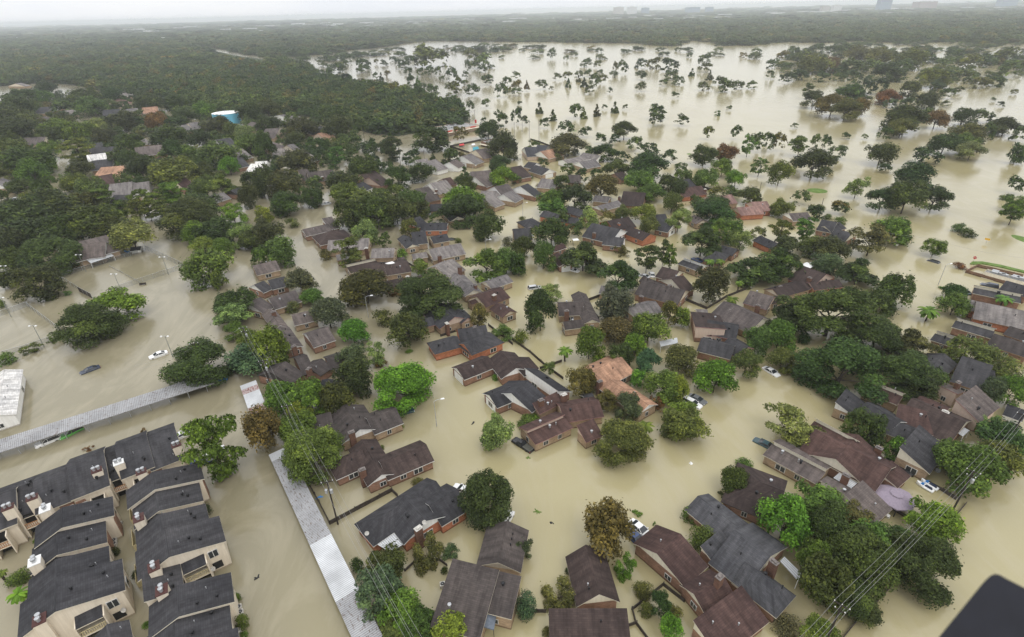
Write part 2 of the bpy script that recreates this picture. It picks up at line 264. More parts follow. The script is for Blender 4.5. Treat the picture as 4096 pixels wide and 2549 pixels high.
def house(line, fine=True, cat='house', group=None, name='brick_house'):
    f = [x.strip() for x in line.split('|')]; c, E, rc, wc, sg, label = f[:6]; E = float(E); rng = random.Random(zlib.crc32(line.encode())); ref, rest = (label.split('~') + [''])[:2]
    wings = []; extra = []
    for tk in f[6].split(';'):
        tk = tk.strip()
        if not tk: continue
        if tk[0] == 'P': extra.append(tk); continue
        m_ = WRE.match(tk); kind, hip, nums, opt = m_.groups(); q = [float(x) for x in nums.split(',')]; o = dict(re.findall(r'([/@%+])([-\d.]+)', opt))
        z = (float(o['@']) if '@' in o else E) + rng.uniform(-.03, .03) + len(wings) * .012; rise = float(o['/']) if '/' in o else 0; rf = float(o.get('%', .5))
        if kind == 'h' and not hip: hip = 'AB'
        a, b_ = P(c, q[0], q[1], z), P(c, q[2], q[3], z); cc = P(c, q[4], q[5], z + (rise or 1.8) if kind == 's' else z)
        gar = int(o.get('+', 0))
        wings.append(Wing('g' if kind == 'h' else kind, a, b_, cc, z, rise, rf, 'A' in hip, 'B' in hip)); wings[-1].gar = gar
    ctr = sum((w.pt(w.L / 2, w.W / 2, 0) for w in wings), Vector()) / len(wings)
    root = empty(name, ctr); tag(root, (ref.strip() + (' ' + rest.strip() if rest.strip() else '')), cat, group); LAND_REF.append((ref.strip(), ctr.copy(), min(14, max(w.L for w in wings) / 2), root))
    wall, gab, roof, fas = MB(), [], MB(), MB()
    for w in wings: make_wing(w, wall, gab, roof, fas)
    wall.build('wall', WALL[wc], root)
    for g_ in gab: g_.build('gable_siding', WALL[sg], root)
    ro = roof.build('roof', ROOF[rc], root); fas.build('fascia', TRIM[{'c': 'c', 'w': 'w', 'o': 'o', 'p': 'p', 'b': 'b', 'k': 'c'}.get(sg, 'd')], root)
    for tk in extra:
        q = [float(x) for x in tk[1:].split(',')]; mb = MB(); pts = [P(c, q[i], q[i + 1], 2.1 + .25 * (i < 4)) for i in (0, 2, 4, 6)]
        lo = [p - Vector((0, 0, .1)) for p in pts]; L1, L2 = Ln(pts[0], pts[1]), Ln(pts[1], pts[2]); mb.face(pts, [(0, 0), (L1, 0), (L1, L2), (0, L2)]); mb.face(lo[::-1])
        for k in range(4): mb.face([lo[k], lo[(k + 1) % 4], pts[(k + 1) % 4], pts[k]])
        mb.build('patio_roof', GREYM, root)
        for p in pts[2:]:
            q_ = MB(); q_.tube([(p.x, p.y, -1), (p.x, p.y, 2.05)], .06); q_.build('post', WHITE, root)
    for tk in (f[7].split(';') if len(f) > 7 else []):
        tk = tk.strip()
        if not tk: continue
        q = [float(x) for x in tk.split(',')]; zt = q[2] if len(q) > 2 else E + 2.6; t_ = P(c, q[0], q[1], zt); mb = MB(); u = wings[0].u
        mb.box((t_.x, t_.y, -1), 1.25, .85, zt + .8, u); ch = mb.build('chimney', WALL['o'] if sg == 'o' else WALL['h'], root)
        mb = MB(); mb.box((t_.x, t_.y, zt - .2), 1.37, .97, .12, u); mb.box((t_.x, t_.y, zt - .08), .8, .5, .25, u); mb.build('chimney_cap', FLUE if rng.random() < .7 else CONC, ch)
    for w in wings:
        if w.gar:
            x, sg_ = (0, -1) if w.gar == 1 else (w.L, 1); q = w.pt(x, w.W / 2, -.5) + w.u * sg_ * .05; mb = MB(); gw = min(5.4, w.W * .72); mb.box(q, gw, .08, w.z + .25, w.n); gd = mb.build('garage_door', WHITE, root); mb = MB()
            for zz in (.45, 1.0, 1.55): mb.box(q + w.u * sg_ * .045 + Vector((0, 0, zz + .5)), gw * .98, .02, .05, w.n)
            mb.build('door_groove', CONC, gd)
    if not fine: return root
    # vents on the roof faces that the photograph shows, windows on the walls that look this way
    for w in wings:
        for _ in range(rng.choice((1, 2, 2, 3)) if w.L > 6 else 1):
            p = w.pt(rng.uniform(.15, .85) * w.L, rng.choice((.3, .7)) * w.W, 0)
            if any(v is not w and v.inside(p) for v in wings): continue
            zr = w.roofz(p); mb = MB(); r = rng.choice((.09, .09, .2)); p.z = zr - .1; mb.lathe(p, [(r, 0), (r, .62), (r * 1.5, .66), (r * 1.5, .78), (.02, .84)], 8)
            mb.build('roof_vent', BLACK if rc in 'DS' or rng.random() < .5 else METAL, ro)
    n = 0
    for w in wings:
        sides = [(w.pt(0, 0, 0), w.pt(w.L, 0, 0), -w.n), (w.pt(w.L, 0, 0), w.pt(w.L, w.W, 0), w.u), (w.pt(0, w.W, 0), w.pt(0, 0, 0), -w.u), (w.pt(w.L, w.W, 0), w.pt(0, w.W, 0), w.n)]
        for p, q, nn in sides:
            mid = (p + q) / 2
            if (CAMP - mid).dot(nn) < 25 or Ln(p, q) < 3.5 or n >= 5: continue
            for t_ in ([.3, .72] if Ln(p, q) > 9 else [.5]):
                o = p.lerp(q, t_ + rng.uniform(-.06, .06)); uu = (q - p).normalized()
                if any(v is not w and v.inside(o + nn * .6, -.4) for v in wings) or rng.random() < .25: continue
                ww, hh, zc = rng.choice(((1.3, 1.1, 1.25), (2.0, 1.3, 1.2), (1.0, 1.2, 1.25))); zc = min(zc, w.z - hh / 2 - .35)
                if w.z > 4: zc = rng.choice((1.1, w.z - 1.2))
                mb = MB(); mb.box(o + nn * .02 + Vector((0, 0, zc - hh / 2)), ww, .14, hh, uu); wo = mb.build('window', FRAME, root)
                mb = MB()
                for sx in (-1, 1): mb.box(o + nn * .085 + uu * sx * ww * .235 + Vector((0, 0, zc - hh / 2 + .09)), ww * .40, .03, hh - .18, uu)
                mb.build('pane', GLASS, wo); n += 1
    return root
NEAR = '''
b|2.4|B|r|w|brown T-shaped brick house ~ with white front gable beside the rusty carport|g890,445,1185,320,1090,200;g935,412,800,188,768,500;hA548,437,745,350,515,330/1.9|712,380,4.6
b|2.4|H|t|w|grey-brown tan brick house ~ with cream gable and thick brick chimney|g800,140,980,68,901,-40;g820,112,715,-45,580,195;s410,140,520,110,400,30/1.4|640,128,4.8
b|2.5|D|o|w|charcoal brick house with striped patio roof ~ beside the carport|gA795,882,1270,560,675,755;g1290,692,1150,540,1015,888;g1250,752,1425,645,1290,485;P815,888,925,795,1005,880,900,938|1090,775,5
b|2.7|H|t|k|big grey-brown shingled house ~ with copper trim and a grey canopy in its corner|s1190,1425,1500,1512,1310,990/2.6;s1500,1318,1712,1372,1515,1050@3.4/1.75;g1500,1025,1570,765,1767,1060|
b|2.4|M|t|p|maroon stepped house ~ with pink stucco walls beside the black pickup|c1880,208,2120,100,1775,105;s2220,190,2320,148,2155,96/1.7;s1905,0,2060,-75,1940,-70/1.2;g2080,60,2330,20,2010,-60/1.6|2072,-125,5
c|2.4|B|r|c|dark brown long-ridged house ~ with skylights at the lower edge|g450,1292,378,975,725,1330/2.2;s270,1625,795,1625,250,1330/1.9|
c|2.5|M|r|c|maroon house of three stepped gables ~ with cream gable walls and tall chimney|g835,885,980,770,1150,1165%.45;g1150,1168,1335,1072,1345,1330/1.3;s1395,1645,1705,1400,1225,1408/1.8|1400,1100,6
c|2.4|S|r|c|slate grey L-shaped house ~ with copper ridge and white patio roof|g1180,655,1445,870,1310,550;g1340,1010,1560,1185,1670,790;hB1500,1137,1772,1352,1902,1235/2.4;s1340,985,1460,880,1320,955/1;P1802,1000,1832,970,1957,1090,1922,1130|1765,1000,6
c|2.4|B|r|n|dark brown hipped house ~ between the slate garage and the big tree mass|hA1425,595,1760,732,1565,362/2.4|
d|2.4|B|r|c|maroon house with white metal lean-to ~ behind the jet skis|g870,42,1215,205,1010,-95;P1160,62,1225,50,1355,120,1312,162|1195,-5,4.6
d|2.5|D|t|c|black roofed house with cream side wall ~ beside the tarped canoe|s1075,402,1195,245,888,243/2.4;g790,132,945,195,850,50|
d|2.5|M|r|c|big maroon house with orange trim ~ and a tan roofed add-on|g225,248,718,518,820,335;g620,468,760,300,292,258;s860,497,942,425,735,412/.9;c250,150,520,300,330,50/2.6|750,235,4.4
d|2.4|G|t|c|grey-brown house with long clerestory wall ~ and white metal deck|c-20,285,322,472,110,200;s560,525,400,440,335,455/1.2;s705,742,815,645,497,578/2;P440,440,485,400,620,460,560,510|530,418,4.4
f|2.4|G|r|w|brick house at the canal bend ~ with raised white gable|g340,242,505,205,315,207;s500,202,560,190,440,128/1.5|
f|2.4|B|r|w|maroon hipped house behind the tall pine ~ with pale gable|hAB440,303,650,255,480,225|
f|4.3|L|t|b|tan two storey house with brick chimney ~ behind the maroon roofs|g775,390,920,385,755,335;g480,345,750,330,600,275@2.5;g550,405,700,380,540,375@2.4|740,322,6.4
f|2.4|B|t|c|flat brown house with cream fascia ~ and a white pergola|g700,502,885,503,815,420/1.2;g885,507,1040,482,850,425/1.2;c640,492,830,448,690,415/1.5|
f|2.4|B|r|n|brown house with dark red side wall ~ behind the round oak|g895,600,1003,575,915,540;g950,585,1140,545,1100,512|1018,512,4
f|2.5|D|t|c|dark grey house with cream stepped walls ~ and chimney on its rear ridge|g1015,326,955,262,1072,292;g1195,292,1298,272,1150,258;g1060,300,1150,290,1085,225|1070,222,5
f|2.4|L|t|c|light grey house with cream gables ~ and a red chimney|g1195,404,1405,362,1150,340;g1060,397,1150,382,1050,370|1232,372,4.5
f|3.0|L|t|b|tall grey gabled house with beige end wall ~ and dark red chimney|g1290,524,1400,470,1190,445/2.6|1368,448,6
f|2.4|L|t|c|grey house with cream front gable ~ beside the wide oak|g1515,620,1390,505,1330,570;g1585,598,1720,548,1690,495|1473,568,4.6
f|2.4|M|t|b|maroon twin roofed house with beige walls ~ and pale skylight|g1545,718,1700,655,1600,592;g1660,787,1578,733,1730,745;c1450,700,1640,640,1480,660/1.2|1600,636,4.8
f|2.5|D|t|p|black roofed house with orange trim ~ and pink gable end|g1240,862,1135,765,1420,790;g1458,805,1395,745,1388,830;g1140,850,1195,838,1135,790/1|1283,826,4.2
f|2.4|D|o|o|black hipped house with orange brick walls ~ and orange chimney|hA1208,1032,1378,985,1145,965;hB1450,1040,1655,958,1560,893;h1378,985,1450,1038,1420,882/2;g1380,960,1560,930,1410,868/2.2|1470,850,4.8
f|2.4|B|r|w|brown house with white garage gable ~ in the middle of the flood|g1400,1202,1600,1122,1325,1127+1;g1655,1196,1560,1080,1800,1105;g1800,1180,1890,1130,1810,1040|
f|2.4|D|r|w|charcoal house with white clerestory strip ~ and brick chimney|g1620,1390,1790,1320,1520,1308+1;g1850,1420,1950,1335,1745,1190;s2105,1288,1885,1140,1828,1148/1.8|1915,1340,4.8
f|2.4|G|t|c|grey roofed stone walled house ~ at the edge of the tennis lagoon|g10,505,157,470,0,445|
f|2.4|D|r|w|black roofed house with white zigzag trim ~ beside the tennis lagoon|g112,600,213,575,85,545;g50,622,107,596,15,560|
f|2.4|G|t|w|brownish roofed house with red awning nook ~ left of the grey oak|g130,732,300,680,98,660;g45,760,115,720,25,648|
f|2.4|G|t|w|grey two winged house ~ with white middle gable behind the leaning oak|g265,840,410,805,190,785;g205,852,125,745,70,800|115,748,4.8
f|2.4|G|r|w|grey house with reddish fence wall ~ and square chimney|g390,987,527,940,275,915;g305,985,215,858,170,960|252,980,4.8
f|2.4|H|r|d|dark brown house of three gables ~ with tall brick chimney beside the pole|g230,1236,315,1168,120,1105;g320,1172,385,1150,248,1060;g430,1177,505,1125,372,1092;g505,1135,600,1105,465,1055|352,1130,5
f|2.4|D|r|d|half hidden dark roofed house ~ below the three gabled brown house|g430,1262,610,1290,470,1205|
f|2.4|D|o|w|orange brick house with white corner gable ~ near the round dark tree|g1110,205,1278,202,1120,165;g1085,187,1150,165,1080,122|
f|2.4|D|t|c|black house with tan gable ~ beside the big dark oak|g1310,143,1250,85,1380,108;g1180,65,1250,60,1200,38|
g|2.4|D|t|n|dark hipped house with dark red wall ~ beyond the street lamp|h110,192,215,170,28,150;g20,268,132,262,0,205;P30,196,150,236,145,246,25,206|122,185,4.4
g|2.4|D|o|d|long dark roofed orange brick house ~ behind the rust coloured tree|g190,108,430,166,245,83|
g|2.4|D|r|d|black roofed house between trees ~ behind the long dark roofed house|g350,77,482,118,385,45|
g|2.5|D|r|w|charcoal house with two white gables ~ and three skylights|g475,245,660,290,540,163+2;g610,298,738,312,560,243+2|553,220,5
g|2.4|B|o|o|orange walled brown roofed house ~ and orange clerestory|g745,222,878,274,800,183;g690,210,830,182,715,132|718,156,4.4
g|2.4|D|r|w|dark roofed house with white garage end ~ under the pale oak|g960,197,1045,217,985,153+2;g960,157,1050,150,1000,105|
g|2.4|M|r|w|maroon roofed house with white end gable ~ under the broad oak|g265,380,322,446,395,425+2;g285,345,360,320,280,315|
g|2.4|G|t|b|grey-brown house with tan gable wall ~ near the flooded park|g1185,128,1240,162,1215,90|
g|2.4|K|o|p|pinkish brown roofed complex ~ at the edge of the flooded park|g1540,102,1690,92,1495,60;g1640,75,1740,70,1610,25|
g|2.6|B|r|c|black-brown house with cream gable ~ beside two parked white cars|g1150,620,1222,595,985,545;g970,515,1075,545,1010,450|1060,572,4.4
g|2.4|H|r|b|long grey-brown house with tan end ~ next to the cream gabled dark house|g830,632,1110,705,905,545;g860,545,1000,600,890,518;s1010,645,1095,668,1000,600/1|870,645,4.2
g|2.4|L|t|w|grey roofed house with white edge trim ~ below the long grey-brown house|g830,795,1005,748,790,712;g590,625,690,640,620,580|
g|2.5|H|t|c|dark brown courtyard house ~ with chimney standing in its notch|g320,775,480,770,290,690;g490,830,405,640,568,790;g360,866,480,850,343,825/1.2|368,742,5
g|2.5|B|r|p|brown house with long pink clerestory wall ~ above the charcoal patio house|s1385,770,1205,757,1140,848/2.2;g1235,885,1335,908,1270,840|
g|2.5|D|r|p|charcoal house with pink zigzag parapet ~ facing the canal|g1300,897,1500,935,1425,822;g1400,988,1510,1050,1450,905|
g|2.5|D|r|c|dark house with metal patio roof ~ behind the big tree cluster|g1250,1012,1462,1065,1180,900;P990,950,1110,925,1115,960,1000,985|
g|2.4|G|t|c|wide grey-brown house with two cream gables ~ and white roof hatch|g1340,770,1590,888,1430,672;g1440,805,1545,852,1500,720|1465,740,4.2
g|2.4|G|t|p|grey-brown house with dark chimney ~ behind the wide cream gabled house|g1560,692,1710,735,1612,613|1655,705,4.6
g|2.4|T|t|w|tan shingled house ~ between olive tree and dark grove|g610,1257,812,1157,515,1115;g600,1268,850,1440,720,1215|590,1215,4.4
g|2.4|D|t|w|low garage with white clerestory ~ beside two pines|c1120,430,1250,476,1150,390/1.4|
g|2.4|D|r|d|charcoal hipped house with blue car ~ behind the twin palms|h1285,402,1400,427,1330,343;g1385,348,1480,372,1420,313|
g|2.4|D|o|d|charcoal house with orange board end ~ beneath the pale antler tree|g1625,272,1740,325,1660,238|
h|2.4|D|r|c|charcoal house with paired white windows ~ by the branching bare tree|g330,202,425,220,350,145;g425,218,520,190,420,160;g400,262,505,290,455,208|
h|2.4|G|t|w|small grey house ~ under the upright tree near the park|g170,140,290,132,190,95|
h|2.5|B|o|p|brown house with orange stucco walls ~ and red chimney|g140,532,292,590,300,470;g310,602,500,582,370,545;P245,452,290,415,325,440,270,468|282,520,4.8
h|2.4|B|t|b|brown house with bare orange rafters ~ at one end|g80,655,278,598,100,570;g-20,700,120,680,0,655|85,578,4
h|2.4|D|r|c|dark garage strip with cream clerestory ~ behind the yellow olive shrub|c1100,942,1262,995,1150,885/1.4|
h|2.4|D|r|c|long brick garage strip ~ beside the leaning palm|c1243,855,1490,928,1280,795/1.4|
h|2.5|L|o|b|grey roofed house with wooden gable ~ at the flooded avenue|g1345,737,1500,772,1365,680;g1385,795,1740,872,1560,720/2.6|
h|2.4|D|r|c|brick garage strip behind stubby palm ~ with dark roof|c1383,628,1690,692,1400,580/1.4|
h|2.4|D|r|b|charcoal house at the flooded crossing ~ beside the dark van|g1560,602,1730,652,1600,553|
h|2.4|H|r|b|dark brown house with black vents ~ at the frame edge|g1480,972,1730,1055,1520,903;g1590,902,1730,950,1640,858|
h|2.6|D|t|b|large charcoal house with boarded cream gable ~ under dark oaks|g1232,1217,1425,1282,1150,1000;g1170,1197,1260,1100,1028,1085|1420,1110,5.4
h|2.4|D|r|d|small charcoal wing with dark eaves ~ beside the grey-green shrub|g1440,1227,1525,1242,1480,1138|
h|3.0|G|p|p|grey house with plain beige walls ~ and orange fence|s1412,1485,1540,1388,1240,1363/2.4;s1190,1235,1310,1290,1150,1250/.8|1282,1222,5.2
h|2.5|M|t|c|maroon strip roofed house with white ridge trim ~ and brick side wall|c640,1282,862,1372,728,1225/1.5;s860,1500,1160,1590,970,1400/1.8;g970,1402,1150,1480,1060,1330|1195,1420,5
h|2.5|D|t|w|black roofed house with white triangular wall ~ beside the dark round tree|s580,1455,645,1367,428,1398/1.6;g590,1432,800,1560,672,1343|
e|2.6|G|t|w|grey clubhouse with white gable ~ behind the tennis court|g490,425,800,340,500,300;g560,400,700,380,580,320;P575,400,730,345,765,375,610,425|
e|3.2|W|w|w|white roofed brick building ~ at the edge of the flooded lot|g95,1440,140,1145,-110,1450/1.2|
'''
FAR = '''
i|2.4|G|t|b||g150,1037,300,1027,135,1010
i|2.4|L|t|w||g75,1347,160,1322,30,1287
i|2.4|D|t|w||g640,1117,780,1107,645,1075;g640,1085,750,1070,640,1047
i|2.4|W|t|w|pale house with blue roof tarp ~ among dark oaks|g635,1167,765,1150,630,1130;P690,1140,735,1130,740,1145,695,1152
i|2.4|D|t|w||g655,1217,800,1200,670,1165
i|2.4|T|p|p||s650,1285,840,1270,640,1215
i|2.4|M|p|p||g700,1332,850,1302,740,1275
i|2.5|L|w|w|white house with sagging blue tarp ~ and grey roof|g775,1402,935,1382,750,1335;g930,1367,1060,1352,960,1325;P830,1392,905,1378,915,1390,840,1402
i|2.4|D|t|w||g785,1445,925,1440,800,1405
i|2.4|L|t|b||g1320,945,1400,930,1370,895;g1385,922,1450,912,1430,885
i|2.4|G|t|b||g1720,917,1820,932,1740,870
i|2.4|D|t|w||g1590,1057,1690,1042,1565,1005
i|2.4|L|t|w||g1690,1142,1800,1122,1650,1072
i|2.4|D|r|w||g1700,1197,1775,1182,1700,1150
i|2.4|W|w|w||g1745,1232,1840,1235,1790,1185
i|2.4|G|r|w||g970,1117,1185,1092,960,1070
i|2.4|W|w|w||f1110,1070,1172,1062,1105,1045
i|2.4|L|t|w||g1055,1032,1102,1017,1045,985
i|2.4|M|r|b||g1320,1352,1397,1332,1290,1300
i|2.4|L|t|w||g1510,1452,1640,1412,1470,1420
i|2.4|D|r|d||g1700,1392,1755,1372,1690,1350
i|2.4|K|p|p||g860,747,950,727,845,712
i|2.4|D|t|w||g730,832,850,822,740,800
i|2.4|L|t|w||g920,822,1010,812,930,790
i|2.4|T|t|w||g1020,812,1130,802,1030,780
i|2.4|D|t|w||g240,812,360,805,260,780
i|2.4|G|t|w||g310,880,400,865,330,850
i|2.4|L|t|w||g460,830,520,825,470,803
i|2.4|K|p|p||g535,567,592,560,540,545
i|2.4|L|t|b||g180,617,222,612,185,600
i|2.4|L|t|w||g865,692,950,685,870,655
i|2.4|W|w|w||f65,1458,135,1452,70,1437
j|2.4|L|w|w||g310,867,380,852,255,802
j|2.4|D|t|b||g400,962,520,942,390,912
j|2.4|T|p|p||g490,992,562,977,480,962
j|2.4|G|t|b||g30,992,130,987,0,925
j|2.4|G|t|b||g130,1077,222,1052,110,997
j|4.4|L|b|b|pale yellow two storey house|g290,1087,332,1077,235,1052
j|2.4|L|t|w||g400,1152,455,1137,325,1092
j|2.4|L|t|w||g120,1117,230,1107,115,1085
j|2.4|W|w|w||g-10,1202,70,1197,0,1170
j|2.4|H|t|b|tan brick house with red chimney ~ beside the dark grove|g390,1302,570,1277,400,1250;s345,1290,410,1280,330,1225|470,1258,4.6
j|2.4|B|r|n||g640,1242,720,1252,620,1195
j|2.4|B|r|p||g890,1327,957,1302,830,1267;g800,1292,900,1262,830,1232
j|2.4|L|w|w||g1290,1220,1365,1200,1245,1150;g1160,1190,1240,1180,1180,1152
j|2.4|G|w|w||g1440,1197,1487,1177,1400,1150+1
j|2.4|L|t|w||g1560,1172,1620,1152,1505,1107+1
j|2.4|G|t|b||g1620,1132,1712,1117,1610,1075
j|2.4|L|t|w|light grey house with chimney ~ at the flooded side street|g1300,1382,1412,1357,1270,1317|1282,1348,4.4
j|2.4|M|r|b||g1370,1325,1425,1312,1380,1275
j|2.4|G|r|w||g1640,1332,1705,1312,1550,1275;g1540,1282,1680,1272,1540,1240
j|2.4|H|r|b||g1220,1442,1312,1422,1120,1350|1275,1375,4.4
j|2.4|L|t|w||g1700,1475,1767,1452,1600,1390+1;g1600,1400,1740,1400,1580,1370
j|2.4|G|r|w||g1760,1405,1850,1385,1740,1335|1728,1350,4.2
j|2.4|D|w|w||g770,1362,827,1337,740,1310
j|2.4|D|t|d||g1245,1502,1330,1497,1260,1465
k|2.4|S|p|w|grey-blue gabled house ~ beside the wall of the flooded park|g110,1117,187,1112,110,1070;g150,1097,222,1102,165,1052
k|2.4|T|t|w||g260,1132,370,1105,300,1070
k|2.4|L|w|w|long white courtyard house ~ with dark inner roofs|g400,1167,600,1125,365,1140/1.2;g480,1120,600,1140,490,1095
k|2.4|L|t|w||g520,1202,630,1182,480,1165
k|2.4|B|n|n|dark red walled cabin ~ in the trees|g780,1282,832,1267,735,1240
k|2.4|D|t|w||g120,1217,215,1247,115,1165+2;g85,1190,140,1200,110,1160
k|2.4|B|r|w||g30,1277,137,1257,0,1200|25,1225,4.2
k|2.4|H|r|d||g400,1302,485,1302,385,1262
k|2.4|D|r|w||g160,1402,210,1382,60,1325+2
k|2.4|L|t|w||g180,1332,300,1345,200,1285
k|2.4|L|t|w||g20,1442,78,1412,-20,1360+2
k|2.4|L|t|w|grey white-edged house ~ with open carport|g640,1502,785,1462,605,1470;g580,1430,680,1440,590,1400
k|2.4|B|r|n||g770,1457,925,1470,770,1378|765,1400,4.4
k|2.4|D|r|w||g1240,1342,1310,1327,1215,1288
k|2.4|M|o|p|orange stucco house ~ at the park wall|g1220,1402,1385,1382,1290,1340|1375,1345,4.4
k|2.4|K|t|b||g1400,1467,1600,1445,1480,1403
'''
for ln in NEAR.strip().split('\n'): house(ln)
FARROOTS = []
def col_word(rc): return dict(D='charcoal', S='slate grey', B='brown', M='maroon', G='grey-brown', L='light grey', T='tan', K='pinkish', W='white', H='dull brown')[rc]
for ln in FAR.strip().split('\n'):
    f = ln.split('|'); lb = f[5].strip(); f[5] = lb or 'x'; r = house('|'.join(f), fine=False, group=None)
    if not lb: FARROOTS.append((r, col_word(f[2]), {'w': 'white', 'b': 'beige', 'p': 'pink', 'd': 'dark', 'n': 'dark red', 'o': 'orange', 'c': 'cream'}[f[4]], LAND_REF.pop()[1]))
# ---------------------------------------------------------------- apartment blocks: contiguous units along one eave line
RAIL = plain('rail_orange', (.40, .19, .08), .8); RAILY = plain('rail_pale', (.55, .47, .26), .8); SIDW = WALL['b']; REDCAP = plain('oxide_cap', (.075, .03, .026), .7)
def apart(label, c, A, B, C, units, ends=()):
    """units: (from, to, right inset m, left inset m, eave, ridge fraction, kind); fractions of the pixel eave line A-B (far to near / left to right)"""
    a, b_, cc = (P(c, *q, 5.2) for q in (A, B, C)); base = Wing('g', a, b_, cc, 5.2, 2, .6, 0, 0); L, Wd = base.L, base.W; ctr = base.pt(L / 2, Wd / 2, 0); root = empty('apartment_block', ctr); tag(root, label.replace(' ~', ''), 'apartment block'); LAND_REF.append((label.split(' ~')[0], ctr, 14, root))
    wall, gab, roof, fas, out = MB(), [], MB(), MB(), []
    for k, (f0, f1, ri, li, ez, rf, kind) in enumerate(units):
        p0, p1 = base.pt(f0 * L - .15, ri, 0), base.pt(f1 * L + .15, ri, 0); p2 = base.pt(f1 * L, Wd - li, 0); w = Wing(kind, p0, p1, p2, ez + k * .011, 0, rf, 0, 0)
        if kind == 'g': w.rise = .30 * w.W * min(rf, 1 - rf) + .5
        if kind == 's': w.rise = 1.3
        w.n = base.n; make_wing(w, wall, gab, roof, fas); out.append(w)
    wall.build('wall', SIDW, root); [g_.build('gable_wall', SIDW, root) for g_ in gab]; ro = roof.build('roof', ROOF['D'], root); fas.build('fascia', TRIM['c'], root); rng = random.Random(len(label))
    for w in out:
        for q in range(3):
            p = w.pt(rng.uniform(.15, .85) * w.L, rng.uniform(.12, .5) * w.W, 0); p.z = w.roofz(p) + .1; mb = MB(); mb.lathe(p, [(.16, 0), (.16, .35), (.26, .4), (.26, .62), (.05, .68)], 8) if q < 2 else mb.lathe(p, [(.07, 0), (.07, .5)], 6); mb.build('roof_vent', BLACK if q < 2 else METAL, ro)
    return root, base, out
def stack(root, c, x, y, z, u, red, sz=(1.6, 1.35), zb=-1):
    "clad chimney with metal pots; pixel = centre of its top"
    t_ = P(c, x, y, z); mb = MB(); mb.box((t_.x, t_.y, zb), sz[0], sz[1], z - zb, u); o = mb.build('chimney', SIDW, root); mb = MB(); mb.box((t_.x, t_.y, z), sz[0] + .15, sz[1] + .15, .14, u); k = mb.build('chimney_cap', REDCAP if red else WHITE, o); u = Vector(u).normalized()
    for s_ in (-.35, .35): mb = MB(); q = Vector((t_.x, t_.y, z + .14)) + u * s_; mb.lathe(q, [(.24, 0), (.24, .5), (.34, .52), (.34, .74), (.1, .8)], 10); mb.build('flue_pot', METAL, o)
def balcony(root, p, u, n, w=3., zb=2.6, m=None, roofed=True, d=1.5):
    "recessed looking balcony hung on a wall at p (on the wall, z ignored), u along, n outward"
    u, n = Vector(u).normalized(), Vector(n).normalized(); p = Vector((p.x, p.y, 0)); m = m or RAIL; mb = MB(); mb.box(p + n * .04 + Vector((0, 0, zb)), w * .96, .06, 2.1, u); bo = mb.build('balcony_opening', DARK, root); mb = MB(); mb.box(p + n * d / 2 + Vector((0, 0, zb - .2)), w, d, .2, u); mb.build('balcony_floor', SIDW, root)  # dark panel on the wall paints the shade inside the balcony recess
    mb = MB(); e = p + n * (d - .06)
    for zz in (zb + .05, zb + .95): mb.box(e + Vector((0, 0, zz)), w, .08, .1, u)
    k = int(w / .28)
    for q in range(k + 1): mb.box(e + u * (-w / 2 + q * w / k) + Vector((0, 0, zb + .15)), .09, .06, .8, u)
    mb.build('railing', m, root); mb = MB()
    for s_ in (-1, 1): mb.box(p + u * s_ * (w / 2 + .08) + n * d / 2 + Vector((0, 0, -1)), .16, d + .3, zb + 3.4, u)
    mb.build('fin_wall', SIDW, root)
    mb = MB(); mb.box(p + n * .05 + Vector((0, 0, -.5)), w * .96, .08, zb - .0, u); mb.build('lower_opening', DARK, root)  # near-black panel under the floor, painted shade of the lower recess
    if roofed: r_, f_ = MB(), MB(); slab(r_, f_, [p + n * (d + .2) - u * w / 2 + Vector((0, 0, zb + 2.25)), p + n * (d + .2) + u * w / 2 + Vector((0, 0, zb + 2.25)), p + u * w / 2 + Vector((0, 0, zb + 2.7)), p - u * w / 2 + Vector((0, 0, zb + 2.7))]); r_.build('balcony_roof', ROOF['D'], root); f_.build('balcony_fascia', TRIM['c'], root)
def patch(root, p, u, n, w, h, z, m, name, t_=.06):
    mb = MB(); mb.box(Vector((p.x, p.y, z)) + Vector(n).normalized() * (t_ / 2), w, t_, h, u); return mb.build(name, m, root)
def window(root, p, u, n, w, h, z):
    o = patch(root, p, u, n, w, h, z, FRAME, 'window', .12); q = Vector(p) + Vector(n).normalized() * .125; mb = MB(); u = Vector(u).normalized()
    for s_ in (-1, 1): mb.box(Vector((q.x, q.y, z + .1)) + u * s_ * w * .235, w * .4, .03, h - .2, u)
    mb.build('pane', GLASS, o)
rA, bA, uA = apart('long charcoal apartment block ~ with recessed balconies along the carport lane', 'a', (95, 742), (1222, 302), (840, 195), [(-.30, 0, 0, 1.5, 5.0, .72, 'g'), (0, .13, 2.2, 1.5, 3.9, .7, 'g'), (.13, .335, 0, 1.5, 5.2, .72, 'g'), (.335, .53, -.6, .6, 5.8, .72, 'g'), (.53, .63, 2.6, .6, 4.2, .7, 'g'), (.63, .81, 0, 0, 5.6, .72, 'g'), (.81, 1., -.5, 0, 5.2, .72, 'g'), (-.30, .53, 8.2, .9, 5.0, .25, 'g'), (.5, .99, 8.2, .3, 5.1, .25, 'g')])
for f, x in ((.065, 2.2), (.58, 2.6)): balcony(rA, bA.pt(f * bA.L, x, 0), bA.u, -bA.n, bA.L * .075, 2.3, RAIL, False)
for f, x in ((-.09, 0), (.455, -.6), (.715, 0)): balcony(rA, bA.pt(f * bA.L, x, 0), bA.u, -bA.n, bA.L * .075, 2.2, RAIL, False, 1.8)
